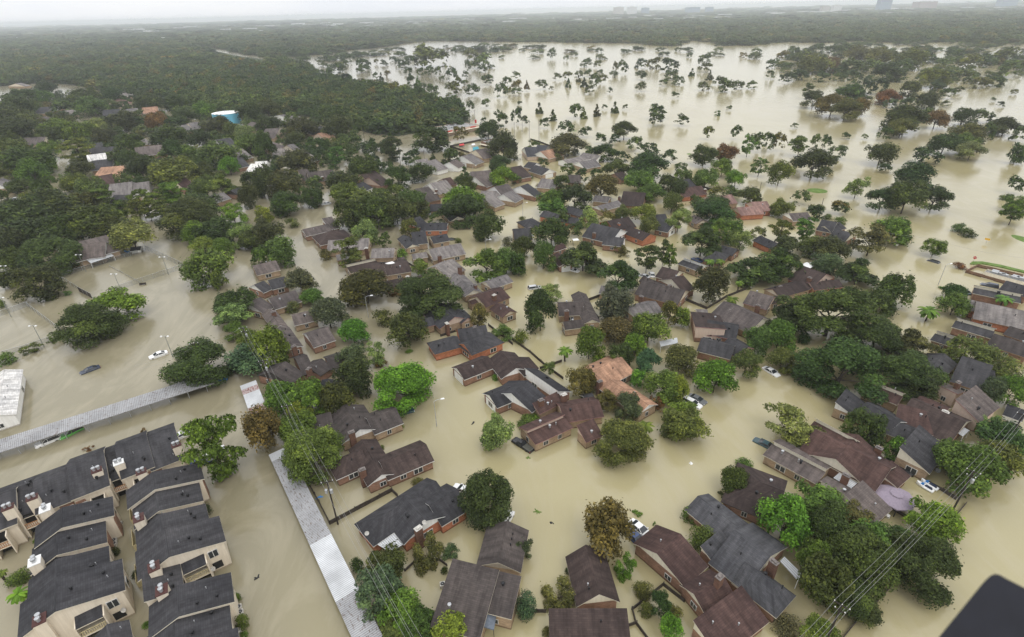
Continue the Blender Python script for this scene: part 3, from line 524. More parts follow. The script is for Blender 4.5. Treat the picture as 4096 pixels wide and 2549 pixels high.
for f, x, w in ((.36, -.6, .055), (.28, 0, .08), (.79, 0, .05), (.83, -.5, .06)): p = bA.pt(f * bA.L, x, 0); patch(rA, p, bA.u, -bA.n, w * bA.L, 4.4, .5, WALL['r'], 'brick_panel', .2); window(rA, p - bA.n * .2, bA.u, -bA.n, 1.8, 1.5, 2.9)
for x, y, rd in ((52, 640, 1), (215, 575, 1), (650, 390, 1), (797, 338, 0), (950, 400, 1), (1186, 220, 1)): stack(rA, 'a', x, y, 7.6, bA.u, rd)
rB, bB, uB = apart('stepped charcoal apartment block ~ in the lower corner between long block and middle alley', 'a', (745, 590), (800, 1225), (228, 960), [(0, .20, 0, .5, 5.5, .62, 'g'), (.20, .43, 1.5, 0, 4.9, .62, 'g'), (.43, .53, 4.5, 0, 4.4, .5, 'g'), (.53, .74, 1.2, 0, 5.3, .62, 'g'), (.74, 1., -.6, -.6, 5.8, .62, 'g')])
rC, bC, uC = apart('stepped charcoal apartment block ~ with orange window and balcony beside the open water', 'a', (1335, 360), (1470, 895), (905, 640), [(0, .20, 0, -.6, 5.5, .62, 'g'), (.20, .43, 1.0, 0, 4.9, .62, 'g'), (.43, .53, 4.5, 0, 4.4, .5, 'g'), (.53, .75, .8, .2, 5.3, .62, 'g'), (.75, 1., -.8, 0, 5.7, .62, 'g'), (1.0, 1.24, 6.2, .5, 5.1, .72, 's')])
rD, bD, uD = apart('charcoal apartment block ~ with a brown capped chimney at the lower frame edge', 'a', (1540, 1110), (1600, 1620), (1030, 1330), [(0, .36, 0, 0, 5.6, .62, 'g'), (.36, .75, .8, -.8, 5.0, .62, 'g'), (.75, 1.05, 0, 0, 5.4, .62, 'g')])
rE, bE, uE = apart('small charcoal apartment roof ~ cut by the lower frame edge between two stepped blocks', 'a', (848, 1418), (890, 1640), (640, 1545), [(0, 1, 0, 0, 5.2, .5, 'g')])
for r_, b_, fs in ((rB, bB, ((.15, .2), (.3, .5))), (rC, bC, ((.14, .2), (.32, .5))), (rD, bD, ((.3, .5),))):
    for f, g in fs: p = b_.pt(f * b_.L, 1.5 if f > .2 else 0, 0); patch(r_, p, b_.u, -b_.n, 2.6, 4.2, .2, WALL['r'], 'brick_panel', .15)
    for f in (.08, .62, .86): p = b_.pt(f * b_.L, (0 if f < .2 else 1.2 if f < .7 else -.8), 0); window(r_, p, b_.u, -b_.n, 1.4, 1.5, 3.0)
for r_, b_, f, wf in ((rB, bB, 1.0, .62), (rC, bC, 1.0, .45)):
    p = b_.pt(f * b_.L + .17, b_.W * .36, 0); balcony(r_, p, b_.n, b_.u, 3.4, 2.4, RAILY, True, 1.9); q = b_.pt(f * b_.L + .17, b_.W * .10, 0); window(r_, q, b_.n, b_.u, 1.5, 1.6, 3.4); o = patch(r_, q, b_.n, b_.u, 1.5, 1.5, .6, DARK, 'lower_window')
for r_, b_, pts in ((rB, bB, ((302, 648, 0), (232, 1002, 0), (265, 1395, 1))), (rC, bC, ((932, 712, 1), (1035, 1040, 1))), (rD, bD, ((1088, 1195, 1),))):
    for x, y, rd in pts: stack(r_, 'a', x, y, 7.4, b_.u, rd, (1.8, 1.5))
for r_, b_, fs in ((rB, bB, (.18, .74)), (rC, bC, (.03, .33, .72)), (rD, bD, (.1,))):
    for f in fs:
        p = b_.pt(f * b_.L, b_.W + 1.2, 0); mb = MB()
        for q in range(14): mb.box(p + b_.u * (q * .3 - 2) + b_.n * .6 + Vector((0, 0, -.5)), .26, .08, 1.7, b_.u)
        for q in range(6): mb.box(p + b_.u * 2.2 + b_.n * (q * .3 - 1.1) + Vector((0, 0, -.5)), .08, .26, 1.7, b_.u)
        mb.build('patio_fence', RAILY, r_)
# ---------------------------------------------------------------- trees
def cards(cen, nrm, size, tone, rng, aspect=1.0):
    "one leaf spray per row: a slightly folded kite; returns (verts, faces, tones)"
    n = len(cen); nrm = nrm / np.linalg.norm(nrm, axis=1, keepdims=True); ref = rng.normal(size=(n, 3)); a = np.cross(nrm, ref); a /= np.linalg.norm(a, axis=1, keepdims=True); b = np.cross(nrm, a)
    s = (size * rng.uniform(.6, 1.4, n))[:, None]; k = rng.uniform(.4, .75, n)[:, None] * aspect
    v = np.stack([cen + a * s, cen + b * s * k - nrm * s * .25, cen - a * s, cen - b * s * k - nrm * s * .25], 1).reshape(-1, 3)
    return v, np.arange(4 * n).reshape(n, 4), tone
def crown_mesh(name, v, f, tone, m):
    me = bpy.data.meshes.new(name); n = len(f); me.vertices.add(len(v)); me.vertices.foreach_set('co', v.astype('f').ravel()); me.loops.add(4 * n); me.loops.foreach_set('vertex_index', f.astype('i').ravel())
    me.polygons.add(n); me.polygons.foreach_set('loop_start', np.arange(0, 4 * n, 4, dtype='i')); me.polygons.foreach_set('loop_total', np.full(n, 4, 'i'))
    at = me.attributes.new('tone', 'FLOAT', 'FACE'); at.data.foreach_set('value', np.clip(tone, 0, 1).astype('f')); me.materials.append(m); me.update(); me.validate(); return me
def lobes_crown(seed, n, size, nl=26, kind='round', m=None):
    rng = np.random.default_rng(seed); L = []
    for q in range(nl):
        d = rng.normal(size=3); d /= np.linalg.norm(d)
        if kind == 'round':
            if d[2] < -.6: d[2] *= -.6
            c = d * rng.uniform(.50, .78, 3) * np.array([1, 1, .95]); r = rng.uniform(.22, .40)
        elif kind == 'spread':
            c = np.array([d[0] * rng.uniform(.4, .82), d[1] * rng.uniform(.4, .82), abs(d[2]) * .55 + rng.uniform(-.25, .1)]); r = rng.uniform(.2, .34)
        elif kind == 'open':
            c = d * rng.uniform(.35, .82); r = rng.uniform(.16, .30)
        elif kind == 'pine':
            t_ = rng.uniform(-1, 1); a = rng.uniform(0, 6.28); R_ = (.78 - .4 * abs(t_ - .1)) * rng.uniform(.25, 1); c = np.array([math.cos(a) * R_, math.sin(a) * R_, t_ * .88]); r = rng.uniform(.15, .27)
        elif kind == 'cone':
            t_ = rng.uniform(0, 1) ** 1.4; a = rng.uniform(0, 6.28); R_ = (1 - t_) * .82 * rng.uniform(.65, 1); c = np.array([math.cos(a) * R_, math.sin(a) * R_, -1 + 1.9 * t_]); r = .14 + .16 * (1 - t_)
        elif kind == 'ball':
            c = d * rng.uniform(.3, .55); r = rng.uniform(.4, .5)
        L.append((c, r, rng.normal(0, .12)))
    wts = np.array([l[1] ** 2 for l in L]); cnt = rng.multinomial(n, wts / wts.sum()); C, Nn, T = [], [], []
    for (c, r, tn), k in zip(L, cnt):
        d = rng.normal(size=(k, 3)); d /= np.linalg.norm(d, axis=1, keepdims=True); d[:, 2] = np.where(d[:, 2] < -.3, -d[:, 2] * .7, d[:, 2])
        rad = r * (1 - .45 * rng.random((k, 1)) ** 2) * (1 + .22 * rng.normal(size=(k, 1)) * (rng.random((k, 1)) < .25))
        flat = np.array([1, 1, .55 if kind in ('pine', 'spread') else .85]); C.append(c + d * rad * flat); Nn.append(d * 1.1 + rng.normal(size=(k, 3)) * .55 + np.array([0, 0, .35])); T.append(.42 + tn * 1.15 + rng.normal(0, .2, k))
    C, Nn, T = map(np.concatenate, (C, Nn, T)); lo, hi = np.percentile(C, 1, axis=0), np.percentile(C, 99, axis=0); C = (C - (lo + hi) / 2) / ((hi - lo) / 2)
    v, f, tn = cards(C, Nn, size, T, rng); return crown_mesh('crown', v, f, tn, m or LEAF)
LODS = {0: (21000, .041), 1: (6500, .068), 2: (2400, .10)}
CROWN = {}
def crown_proto(kind, lod, var):
    key = (kind, lod, var)
    if key not in CROWN:
        n, s = LODS[lod]; nl = dict(round=30, spread=26, open=24, pine=44, cone=40, ball=12)[kind]
        if kind == 'open': n = int(n * .62); s *= .92
        if kind == 'pine': n = int(n * .9); s *= .85
        if kind == 'ball': n = int(n * .5)
        CROWN[key] = lobes_crown(hash((ord(kind[0]), ord(kind[1]), lod, var)) % 10000, n, s, nl, kind)
    return CROWN[key]
def trunk_proto(var, form):
    key = ('t', var, form)
    if key in CROWN: return CROWN[key]
    rng = random.Random(var + 50); mb = MB(); h = .62 if form == 'broad' else 1.25
    lean = (rng.uniform(-.08, .08), rng.uniform(-.08, .08)); mb.tube([(0, 0, -.1), (lean[0] * .3, lean[1] * .3, h * .5), (lean[0], lean[1], h)], .075 if form == 'broad' else .06, 6, .05 if form == 'broad' else .02)
    for k in range(6 if form == 'broad' else 9):
        a = k * 1.05 + rng.uniform(-.3, .3); R = rng.uniform(.4, .72); z0 = h * rng.uniform(.62, 1.) if form == 'broad' else rng.uniform(.7, 1.15)
        mb.tube([(lean[0] * .8, lean[1] * .8, z0), (R * .45 * math.cos(a), R * .45 * math.sin(a), z0 + .16), (R * math.cos(a), R * math.sin(a), z0 + rng.uniform(.22, .5) * (1 if form == 'broad' else .2))], .035, 5, .012, cap=False)
    o = mb.build('trunk', BARK); CROWN[key] = o.data; bpy.data.objects.remove(o); return CROWN[key]
def palm_protos():
    rng = np.random.default_rng(5); V, Fc, T = [], [], []
    mb = MB(); nv = 0
    for k in range(34):
        a = k * 2.4; el = rng.uniform(-.35, 1.15); pts = []
        for q in range(7):
            r = q / 6; ang = el - r * r * 1.25; pts.append((r * math.cos(el - r * .75) * 1.0, r * math.sin(el) * .75 - r * r * .55))
        ca, sa = math.cos(a), math.sin(a); tn = rng.uniform(.35, .8)
        for q in range(6):
            (x0, z0), (x1, z1) = pts[q], pts[q + 1]; w0, w1 = .03 + .13 * math.sin(math.pi * q / 6.5), .03 + .13 * math.sin(math.pi * (q + 1) / 6.5)
            for sgn in (-1, 1):
                p = [(x0, 0, z0), (x1, 0, z1), (x1 + .03, sgn * w1, z1 - .06), (x0 + .03, sgn * w0, z0 - .06)]
                V += [(x * ca - y * sa, x * sa + y * ca, z) for x, y, z in p]; Fc.append(range(nv, nv + 4)); nv += 4; T.append(tn)
    me = crown_mesh('fronds', np.array(V), np.array([list(f) for f in Fc]), np.array(T), LEAF)
    mb = MB(); mb.lathe((0, 0, -.62), [(.12, 0), (.26, .12), (.3, .35), (.2, .6)], 9); s_ = mb.build('skirt', THATCH); sk = s_.data; bpy.data.objects.remove(s_); return me, sk
PALM, SKIRT = palm_protos()
TINT = dict(d=(.046, .064, .018), m=(.082, .12, .024), l=(.145, .2, .056), y=(.135, .17, .024), b=(.092, .165, .022), r=(.125, .072, .024), o=(.095, .096, .028), g=(.066, .09, .042), x=(.112, .088, .026))
TWORD = dict(x='olive-brown', d='dark-green', m='green', l='pale-green', y='yellow-green', b='bright-green', r='rust-brown', o='olive', g='grey-green')
# one entry: form tint x,y,w,h ; form: r round, w spreading oak, n open, p pine, c cone, k palm, u ball shrub on the water, q sparse shrub; capital T after tint = clear trunk
TREES = {
'a': 'pm1440,230,335,455;um120,1110,140,130;kb120,1220,130,170;ud770,940,60,95;ud780,1045,60,110;ud740,545,46,130;um162,810,48,95;ub1300,270,60,60;ud1385,655,72,120;ud918,1090,62,70;um1595,1245,58,105;um1625,1410,90,125;um1640,1500,60,60;ub992,1430,64,60;ub242,870,40,40;um1412,745,42,30;km8,1080,70,110;qr600,245,60,40;qr970,125,50,30',
'b': 'rx50,100,240,280;rm280,100,250,225;rm355,270,390,350;rd1550,575,340,345;rl1610,130,215,215;ud680,1030,92,130;rd870,1030,265,235;rg830,1200,310,300;rb965,1330,280,260;rd1090,1420,250,220;rm910,1460,190,150;qo1150,945,205,220;qg1310,940,125,105;ry1330,1455,245,150;um965,100,62,52;um845,240,40,40;uo1085,475,90,50;um1190,535,40,30;ud1268,1065,52,110',
'c': 'rm750,172,350,290;rx655,765,320,345;rm1155,75,270,190;km900,90,115,125;qg75,925,125,320;qb760,1040,130,160;uo880,1190,130,150;rd1000,1270,130,170;rb1070,1440,150,170;um900,1330,90,120;uo1085,1340,120,110;qo320,1230,240,130;ug90,1300,150,195;uo240,1480,80,100;ud375,1070,45,95;rd1490,455,205,190;um1560,345,112,60;uo1270,840,150,160;um1178,690,80,115;um1225,735,60,70;um1360,850,100,80;ud1335,935,125,120;qd1410,555,62,55;um100,70,130,95;qb840,682,70,55;qb960,757,32,36;um700,955,24,34',
'd': 'nl150,90,335,225;rd655,100,255,245;rm860,240,120,150;nl1490,70,140,115;rm1290,310,300,250;rm1430,400,320,330;rm1560,300,240,230;rd1600,170,300,170;rb1120,720,310,230;rb120,720,300,310;rm330,610,320,240;rd490,800,420,360;rd610,980,420,390;rd385,1130,320,350;rd500,1180,340,290;rm700,870,290,260;ro570,680,210,150;rd860,850,210,125;rd1060,1010,400,370;rd640,1310,220,170;ug130,1440,170,160;rm360,1475,215,120;rm310,960,190,230;rd930,950,260,260',
'e': 'rd1320,1085,390,270;rd590,820,370,225;ry770,700,310,195;rd255,545,280,220;rd45,525,115,115;rd335,370,345,220;rd180,235,320,230;rd60,300,250,230;rd640,150,330,230;rd420,200,260,220;rlT880,230,250,190;pm815,70,110,130;pmT920,60,110,130;pmT990,55,110,120;pmT1080,60,120,120;rd1290,110,360,220;rd1440,205,230,165;rb1300,215,150,145;qy1565,100,165,155;rm1380,440,290,230;ry1365,300,145,80;rb1490,310,130,110;rl1640,230,200,130;rd1690,260,170,130;rm1460,530,100,125;rd1580,690,270,180;nl1560,770,235,175;rm1580,870,140,110;rg1670,1060,270,180;rm1660,920,130,105;qm360,925,100,72;qm210,1000,110,70;um40,1070,115,92;qm330,665,60,45;qm455,630,50,40;um8,700,50,72;rd160,90,330,150;rm400,60,260,150;rd60,130,220,150;rd760,200,200,170;rd110,400,200,160',
'f': 'rd640,90,230,205;rd800,75,260,215;rd940,65,220,185;rd1060,50,190,125;rl735,215,160,155;nl860,265,85,95;ro1030,180,120,110;rb1205,115,110,80;rd1385,60,280,165;rd1555,170,205,190;um245,155,82,78;ry50,100,115,115;rd60,220,225,175;rm145,340,210,185;rm20,390,110,140;uo465,370,82,88;pmT620,345,165,190;rg300,540,190,160;rm370,650,155,110;rgT480,750,250,190;uo240,720,110,88;rd735,590,325,235;wd1170,630,420,260;qr950,620,90,72;wm1550,420,285,205;rm1680,410,170,165;ub980,365,80,82;rm1105,445,122,90;rb650,880,195,165;rd1020,870,250,215;uo855,795,122,118;nl800,1030,125,145;qr840,1090,100,80;rb985,1230,405,285;rg640,1060,190,170;rd650,1180,235,240;rm360,1320,265,235;rm170,1310,230,205;rd530,1330,205,230;rb90,985,230,275;ry300,1430,165,155;ro1500,770,112,140;ub1610,1195,62,50;um1360,275,52,42;ug1690,285,70,80;um40,510,52,50;qm1660,890,150,90;um1535,910,40,60;qg700,980,60,40;ub1025,1020,52,34',
'g': 'rd265,215,235,185;rd80,320,175,155;rm210,370,180,190;rd40,430,115,155;wd480,380,320,220;wdT715,490,285,185;pdT910,385,180,170;pdT1020,350,115,170;nmT1065,375,105,150;qo735,345,112,80;rm270,40,190,95;rr345,115,92,112;rl520,115,130,135;rm420,190,122,92;rm640,105,112,90;rm745,85,132,100;ry890,90,185,125;ro925,170,132,115;wlT1120,130,165,135;rd1360,85,260,155;wdT1280,265,285,185;rm1450,200,225,165;nlT1540,260,155,145;nlT1650,215,112,72;rm620,170,82,72;rd190,740,210,320;nl260,620,155,125;rg690,685,245,225;rm920,850,255,215;ro690,880,240,200;rm520,960,225,235;rb1145,780,112,130;ro1060,750,110,180;rb830,970,152,155;rd730,1040,175,165;rg920,1080,172,165;ro1130,1060,255,195;ro470,1210,205,190;kmT358,1010,110,110;rb1370,1190,270,245;rmT1580,1080,205,165;rm1020,1250,260,215;ry1130,1270,132,200;rb850,1190,112,118;rg790,1375,182,190;no640,1340,155,140;qr970,1370,102,118;nb1150,1430,235,175;rdT1340,540,240,215;kmT1330,410,72,88;kmT1400,410,72,88;kmT1530,555,62,78;km1480,665,95,72;rm1650,930,185,185;wd1610,450,320,225;um60,920,105,112;nl250,1120,95,88;um120,1470,125,85;um70,125,50,28;um1580,560,100,90',
'h': 'pmT90,200,150,160;pmT250,190,145,160;rm320,80,112,92;rm90,50,165,105;rdT490,45,108,72;um400,115,62,50;um480,142,92,42;rm850,200,250,180;noT700,255,275,200;wd130,350,255,185;wd80,430,265,225;rd430,330,250,145;rg390,420,205,135;wd610,480,285,155;rd860,600,222,222;rd750,680,250,182;wdT430,735,500,270;wd170,780,335,235;ud240,930,82,105;rm80,900,220,205;rm100,1060,205,105;wd495,1130,530,325;wd740,900,365,205;wd960,960,305,205;wd930,1130,430,275;rd1010,1230,265,205;um1290,190,95,75;ud1345,225,105,42;rmT1125,310,150,95;ur1290,445,82,40;rd1250,620,172,85;rm1255,700,182,150;kmT1085,740,142,110;kmT1590,660,112,100;ro1370,1030,310,145;um1590,1130,235,112;rg1520,1260,142,172;rb1650,1270,185,205;nmT1660,70,155,150;um1165,592,40,20;rm300,300,200,130',
'i': 'rd110,760,230,95;rd90,830,200,95;rd110,930,265,155;rm90,1060,205,125;rd200,1150,305,145;rb310,1165,155,112;rm60,1230,135,95;rm230,1220,165,155;rd300,1360,125,165;ry215,1430,172,95;rd330,1470,335,125;rd30,1400,62,205;rmT340,1060,130,100;rm390,920,205,112;rd350,960,155,82;rd440,850,132,92;rl540,825,72,52;rd600,700,205,125;rm660,755,190,112;rd790,685,172,92;rd790,750,122,82;rm560,930,195,105;rl700,895,155,92;rd740,975,162,112;pm550,1070,200,165;rd870,860,195,125;rr1115,860,142,112;rm1000,870,112,82;rd1240,870,132,82;rd930,1020,212,132;rd1000,920,92,62;rd1200,970,232,132;rd880,1130,165,112;rd1000,1190,182,165;rl1180,1100,132,72;rd1240,1080,132,155;rm1330,1090,112,112;rm1230,1230,305,195;rd560,1200,172,112;rm530,1300,172,92;rm640,1330,185,125;rd620,1430,205,135;pm720,1400,155,145;pmT990,1430,132,165;pmT1110,1430,132,145;pmT1230,1380,165,165;rm1460,1330,162,142;wmT1570,1310,205,132;rd1440,1220,142,112;rm1540,1100,262,165;rb1630,1180,132,115;rd1780,1290,112,132;rd1760,1385,132,152;rd1410,990,172,122;rm1460,780,135,102;rd1560,895,205,85;rd1640,930,112,102;rd1770,800,155,132;rl1740,950,162,102;rm1770,1025,172,132;rd1320,830,152,102;rd1250,720,165,92;rd1420,1460,265,112;rd880,1280,105,102;rm960,1250,92,82;ry1000,1300,72,62;rm450,760,132,72;rd180,690,172,72;rd90,700,150,70;rm290,690,140,80;rd330,640,160,80;rd1050,730,180,80;rm1180,1010,120,80;rr1290,790,90,60;rd40,990,160,90;rm180,860,150,80;ro290,860,70,55;rd130,1330,150,90;rd420,1030,80,60;rd1100,1180,110,80;rm470,1270,100,70;um380,1280,38,50',
'j': 'rd60,1050,132,205;rd270,990,135,92;rd440,1030,155,92;rd300,1150,255,135;rd80,770,165,92;rb250,850,122,82;rd80,880,172,92;rd330,910,205,82;pmT580,1105,112,122;rm660,1100,112,92;rd760,1190,195,155;wdT1010,1245,195,122;wd1170,1220,175,112;wd1250,980,245,142;noT1460,940,112,75;rd1650,930,165,112;rd1385,1115,117,112;ro1480,1120,72,82;cd1260,1120,46,52;rd1760,1040,185,185;wd1740,1160,155,92;cd1485,1235,77,90;rd1490,1310,155,122;ry1760,1260,175,132;rb1480,1430,290,165;uo1650,1460,92,72;rm640,1370,205,105;rd620,1290,215,92;cd860,1310,72,62;rm990,1360,122,92;pd1070,1340,62,62;rm880,1390,142,92;rm800,1450,305,135;rm1100,1440,245,135;rd200,1310,225,175;rd60,1290,155,205;rd220,1440,225,142;rd400,1400,142,122;km300,1340,75,72;km1195,1385,66,72;rd440,1130,70,60;rm540,1195,82,50;pd960,1050,152,165;rd700,1000,105,82;rd800,1040,105,102;rd1100,1110,132,62;rm1130,1150,92,60;rd560,900,220,90;rm1160,1030,60,50;wdT975,620,86,82;rrT1260,645,96,84;rdT750,590,76,60;rdT505,520,60,70;rdT640,560,112,70;rd935,520,46,42;cd890,545,36,52;rm850,535,46,42;rmT1085,500,62,42;rdT1165,510,56,52;rmT1230,500,72,62;rmT1290,500,52,56;rd1005,440,46,36;rm1040,465,72,36;rmT1110,430,92,40;rd1320,555,42,32;rdT1390,520,82,72;rdT1400,620,112,80;rmT1440,745,86,72;rmT1525,750,56,62;rmT1637,728,66,52;qm1375,680,56,42;roT1550,630,92,62;rlT1500,650,46,42;rmT1745,635,92,82;rmT1640,560,96,45;rd1610,485,66,52;rmT1510,460,46,92;rmT1490,525,46,42;rdT1440,570,52,62;rm1485,585,52,30;rmT1790,570,72,50;rm1800,640,32,42;rmT1325,730,62,52;rdT1620,850,42,32;rm1680,865,46,32;rd1050,640,122,62;rmT1100,570,62,92;cm1150,575,42,72;roT1160,665,82,84;rd1190,610,52,40;rmT880,610,102,82;rmT820,610,82,82;rdT460,440,56,36;cd500,415,42,42;rd345,425,82,52;rm630,420,92,42;rd635,445,46,42;rm760,450,112,52;rm770,485,82,42;rd560,480,112,42;rmT855,435,36,30;rmT905,440,42,32;nl735,500,52,32;rd1740,840,100,100;rr300,420,40,30;wd1250,395,240,34;wd1530,385,110,34;rm1620,430,160,36',
'k': 'rdT30,808,76,102;cd195,770,56,72;cd290,820,61,76;rdT455,780,92,86;cm510,805,52,76;cd605,785,56,86;cd735,765,56,76;rmT660,757,42,25;rmT805,757,42,28;rmT90,850,56,52;rrT225,868,72,60;rmT385,905,112,82;rrT522,930,96,60;nmT635,978,86,62;wdT800,920,166,92;nmT730,988,76,60;rmT870,1012,112,82;wmT980,1058,126,76;rmT1125,1098,106,60;rdT1025,785,126,86;nmT1040,835,112,82;rmT1215,845,92,66;qm1465,808,42,42;nm1545,765,42,26;rmT1400,935,76,76;nlT1600,930,76,82;nmT1685,1025,112,130;nmT1745,1000,102,112;wdT1370,1098,182,118;wrT1525,1083,162,98;rmT1500,1182,142,108;rbT1595,1262,137,98;rm1380,1270,172,135;noT1205,1195,96,72;nmT1765,1178,122,108;nmT1810,970,42,82;rm55,730,36,16;nmT210,595,86,46;rm280,625,36,25;cd400,590,42,62;cd475,560,36,46;cd515,585,56,62;roT550,635,76,46;rdT585,565,82,82;rdT645,555,76,56;rdT700,638,36,36;rd725,525,62,42;rdT790,470,76,76;rmT740,470,42,62;rmT915,610,76,52;rdT920,530,82,42;rmT1080,580,66,42;rd1190,570,92,52;rd1130,535,92,56;nmT1165,670,56,32;cd1280,515,42,52;cd1410,540,52,56;rd1365,610,92,52;rd1480,570,86,56;rd1530,605,112,92;rd1705,600,76,52;rm1620,600,92,52;rrT1380,470,92,42;rrT1370,415,102,62;rd1000,450,112,72;rd1130,460,132,92;rm920,450,92,60;rdT610,450,62,46;rd525,445,86,46;rmT320,540,66,42;rmT395,530,66,42;rd475,525,62,30;rmT545,515,62,42;rm625,510,46,25;rdT280,375,66,62;nmT385,408,40,32;rd1265,390,46,32;rmT30,530,62,42;nrT40,600,82,62;crT105,605,40,62;rmT30,645,72,42;rm225,1155,86,56;uo325,1120,72,60;rd400,1205,102,82;ro490,1250,102,92;rd355,1300,122,105;rm285,1430,192,162;rd450,1400,225,175;woT640,1325,225,160;rm740,1200,182,125;rl600,1225,82,62;rd980,1180,285,152;rm920,1290,225,152;rm1000,1370,182,125;rd660,1080,172,102;rd560,1080,122,72;rm790,1110,102,62;ro400,1030,240,92;uo450,1085,62,52;uo200,1330,72,52;rm1220,1260,132,102;rd1100,1310,112,132;rd1180,1340,132,122;rm1140,1440,162,132;rd1310,1420,82,82;ry1450,1360,112,82;rd1570,1370,122,82;rd1700,1390,172,102;rd1440,1480,262,82;ro30,1270,92,60;rm160,1025,92,52;um260,1075,42,36;rm900,1230,150,90;um140,1260,26,50',
'l': 'nmT20,1000,72,132;nmT85,993,92,108;nmT230,1028,152,125;nmT345,998,62,98;nmT415,1003,76,88;nmT500,1068,122,78;rdT330,1148,265,135;rmT455,1138,82,68;nmT220,1178,72,48;rmT90,1218,152,145;noT240,1398,117,72;wdT810,1083,202,98;nm840,1190,92,42;nlT640,1320,152,130;rdT820,1405,202,130;rdT1040,1250,255,185;rdT990,1388,265,205;rdT1190,1398,202,142;rdT520,1462,117,76;um345,1485,112,62;wd1140,1102,182,48;wdT1260,1015,192,78;wmT1390,1010,182,88;rlT1450,1065,172,105;roT1430,950,222,82;rd1690,900,192,105;rd1580,930,92,112;rr1790,950,102,92;rd1780,1090,102,132;rd1390,830,162,112;rm1540,820,132,92;wd990,845,292,102;wrT1200,843,162,88;rl1130,805,112,52;woT955,903,172,86;rmT840,940,92,82;nm690,970,46,30;nm565,963,62,22;nm190,890,50,30;rdT330,698,152,98;pdT290,640,72,92;wrT460,740,205,110;woT560,768,195,120;rrT640,750,152,98;rd600,660,195,92;rr725,620,102,92;nrT815,608,102,86;rd1010,640,122,115;wr860,690,152,82;nm870,730,92,60;rlT985,725,102,60;rd1130,710,152,112;nlT1280,655,100,52;rd1215,605,115,62;rm1360,637,72,32;rd1260,735,62,18;rl710,700,62,34;rm1610,705,36,16;rm1660,738,52,16;nm1750,650,52,18;rd390,540,112,62;rd240,530,112,72;rrT115,552,72,58;rrT170,543,82,52;rdT20,525,62,48;rrT630,545,102,78;nr500,540,72,56;nl540,548,62,48;rm720,560,72,50;ro330,455,205,105;rr450,460,152,82;rd860,510,195,102;nmT1770,1305,112,100;um1680,1410,62,42;nm1770,1440,155,115;rd920,535,130,70;rm1180,555,200,70;rl1400,530,120,52;rm1620,570,130,46;rl1520,585,120,56;ro800,400,180,90;rm1000,420,220,110;ro640,380,160,80;rm250,400,140,70;rr180,360,100,50;rd1150,410,120,60;ro1260,450,130,70;rm1420,440,160,70;rd1560,430,140,70;rm1720,490,170,70;rm1680,390,170,50;rr100,390,90,44;rd40,450,100,46;rd1790,420,90,60;ro600,470,170,70;rm760,470,150,70;rr680,480,90,50;ro950,470,150,70;rd880,400,130,70;rm1330,380,120,60;rm340,350,120,60;rr450,350,90,60;ro540,350,110,60'}
FORM = dict(r='round', w='spread', n='open', p='pine', c='cone', u='ball', q='open')
TRE = re.compile(r'([a-z])([a-z])(T?)([-\d.]+),([-\d.]+),([-\d.]+),([-\d.]+)')
def solve(X, Y, w, h, clear, lowmin):
    hc = 5.
    for _ in range(12):
        p = unp(X, Y, hc); _, _, z = proj(p); R = w / 2 * z / F; H = h / 2 * z / F; ph = math.atan2(CH - hc, math.hypot(p.x, p.y)); q = H * H - (R * math.sin(ph)) ** 2
        Rz = math.sqrt(max(q, 0)) / math.cos(ph); Rz = min(max(Rz, .62 * R), 1.5 * R); hc = Rz + (lowmin if not clear else .3 * Rz + 1.0)
    return p, R, Rz, hc
trees = []
for c, s_ in TREES.items():
    for m_ in TRE.finditer(s_):
        fm, tn, T, x, y, w, h = m_.groups(); X, Y = px(c, float(x), float(y)); k = CR[c][2]; w, h = float(w) * k, float(h) * k
        q_ = 1.0 if c == 'i' or (c == 'j' and not T and float(y) > 740) else .9 if c in 'gh' else .95; fm = 'r' if fm == 'w' and c in 'jkl' else fm; w *= q_; h *= q_; p, R, Rz, hc = solve(X, Y, w, h, bool(T), -.5 if fm in 'uq' else (.2 if fm == 'c' else .9)); 
        if fm == 'c' and c == 'c': pass
        trees.append(dict(fm=fm, tn=tn, T=T, p=p, R=R, Rz=Rz, hc=hc, area=w * h, w=w, c=c))
trees.sort(key=lambda t: -t['area'])
KINDN = dict(r=('broadleaf_tree', 'tree'), w=('broadleaf_tree', 'tree'), n=('broadleaf_tree', 'tree'), p=('pine_tree', 'pine'), c=('conifer_tree', 'conifer'), k=('palm_tree', 'palm'), u=('shrub', 'shrub'), q=('shrub', 'shrub'))
GROUPN = dict(tree='trees standing in the flood', pine='pines standing in the flood', conifer='cone shaped conifers in the flooded park', palm='palms in the flood', shrub='half drowned shrubs')
made = {}; TREEROOTS = []; farleft = []
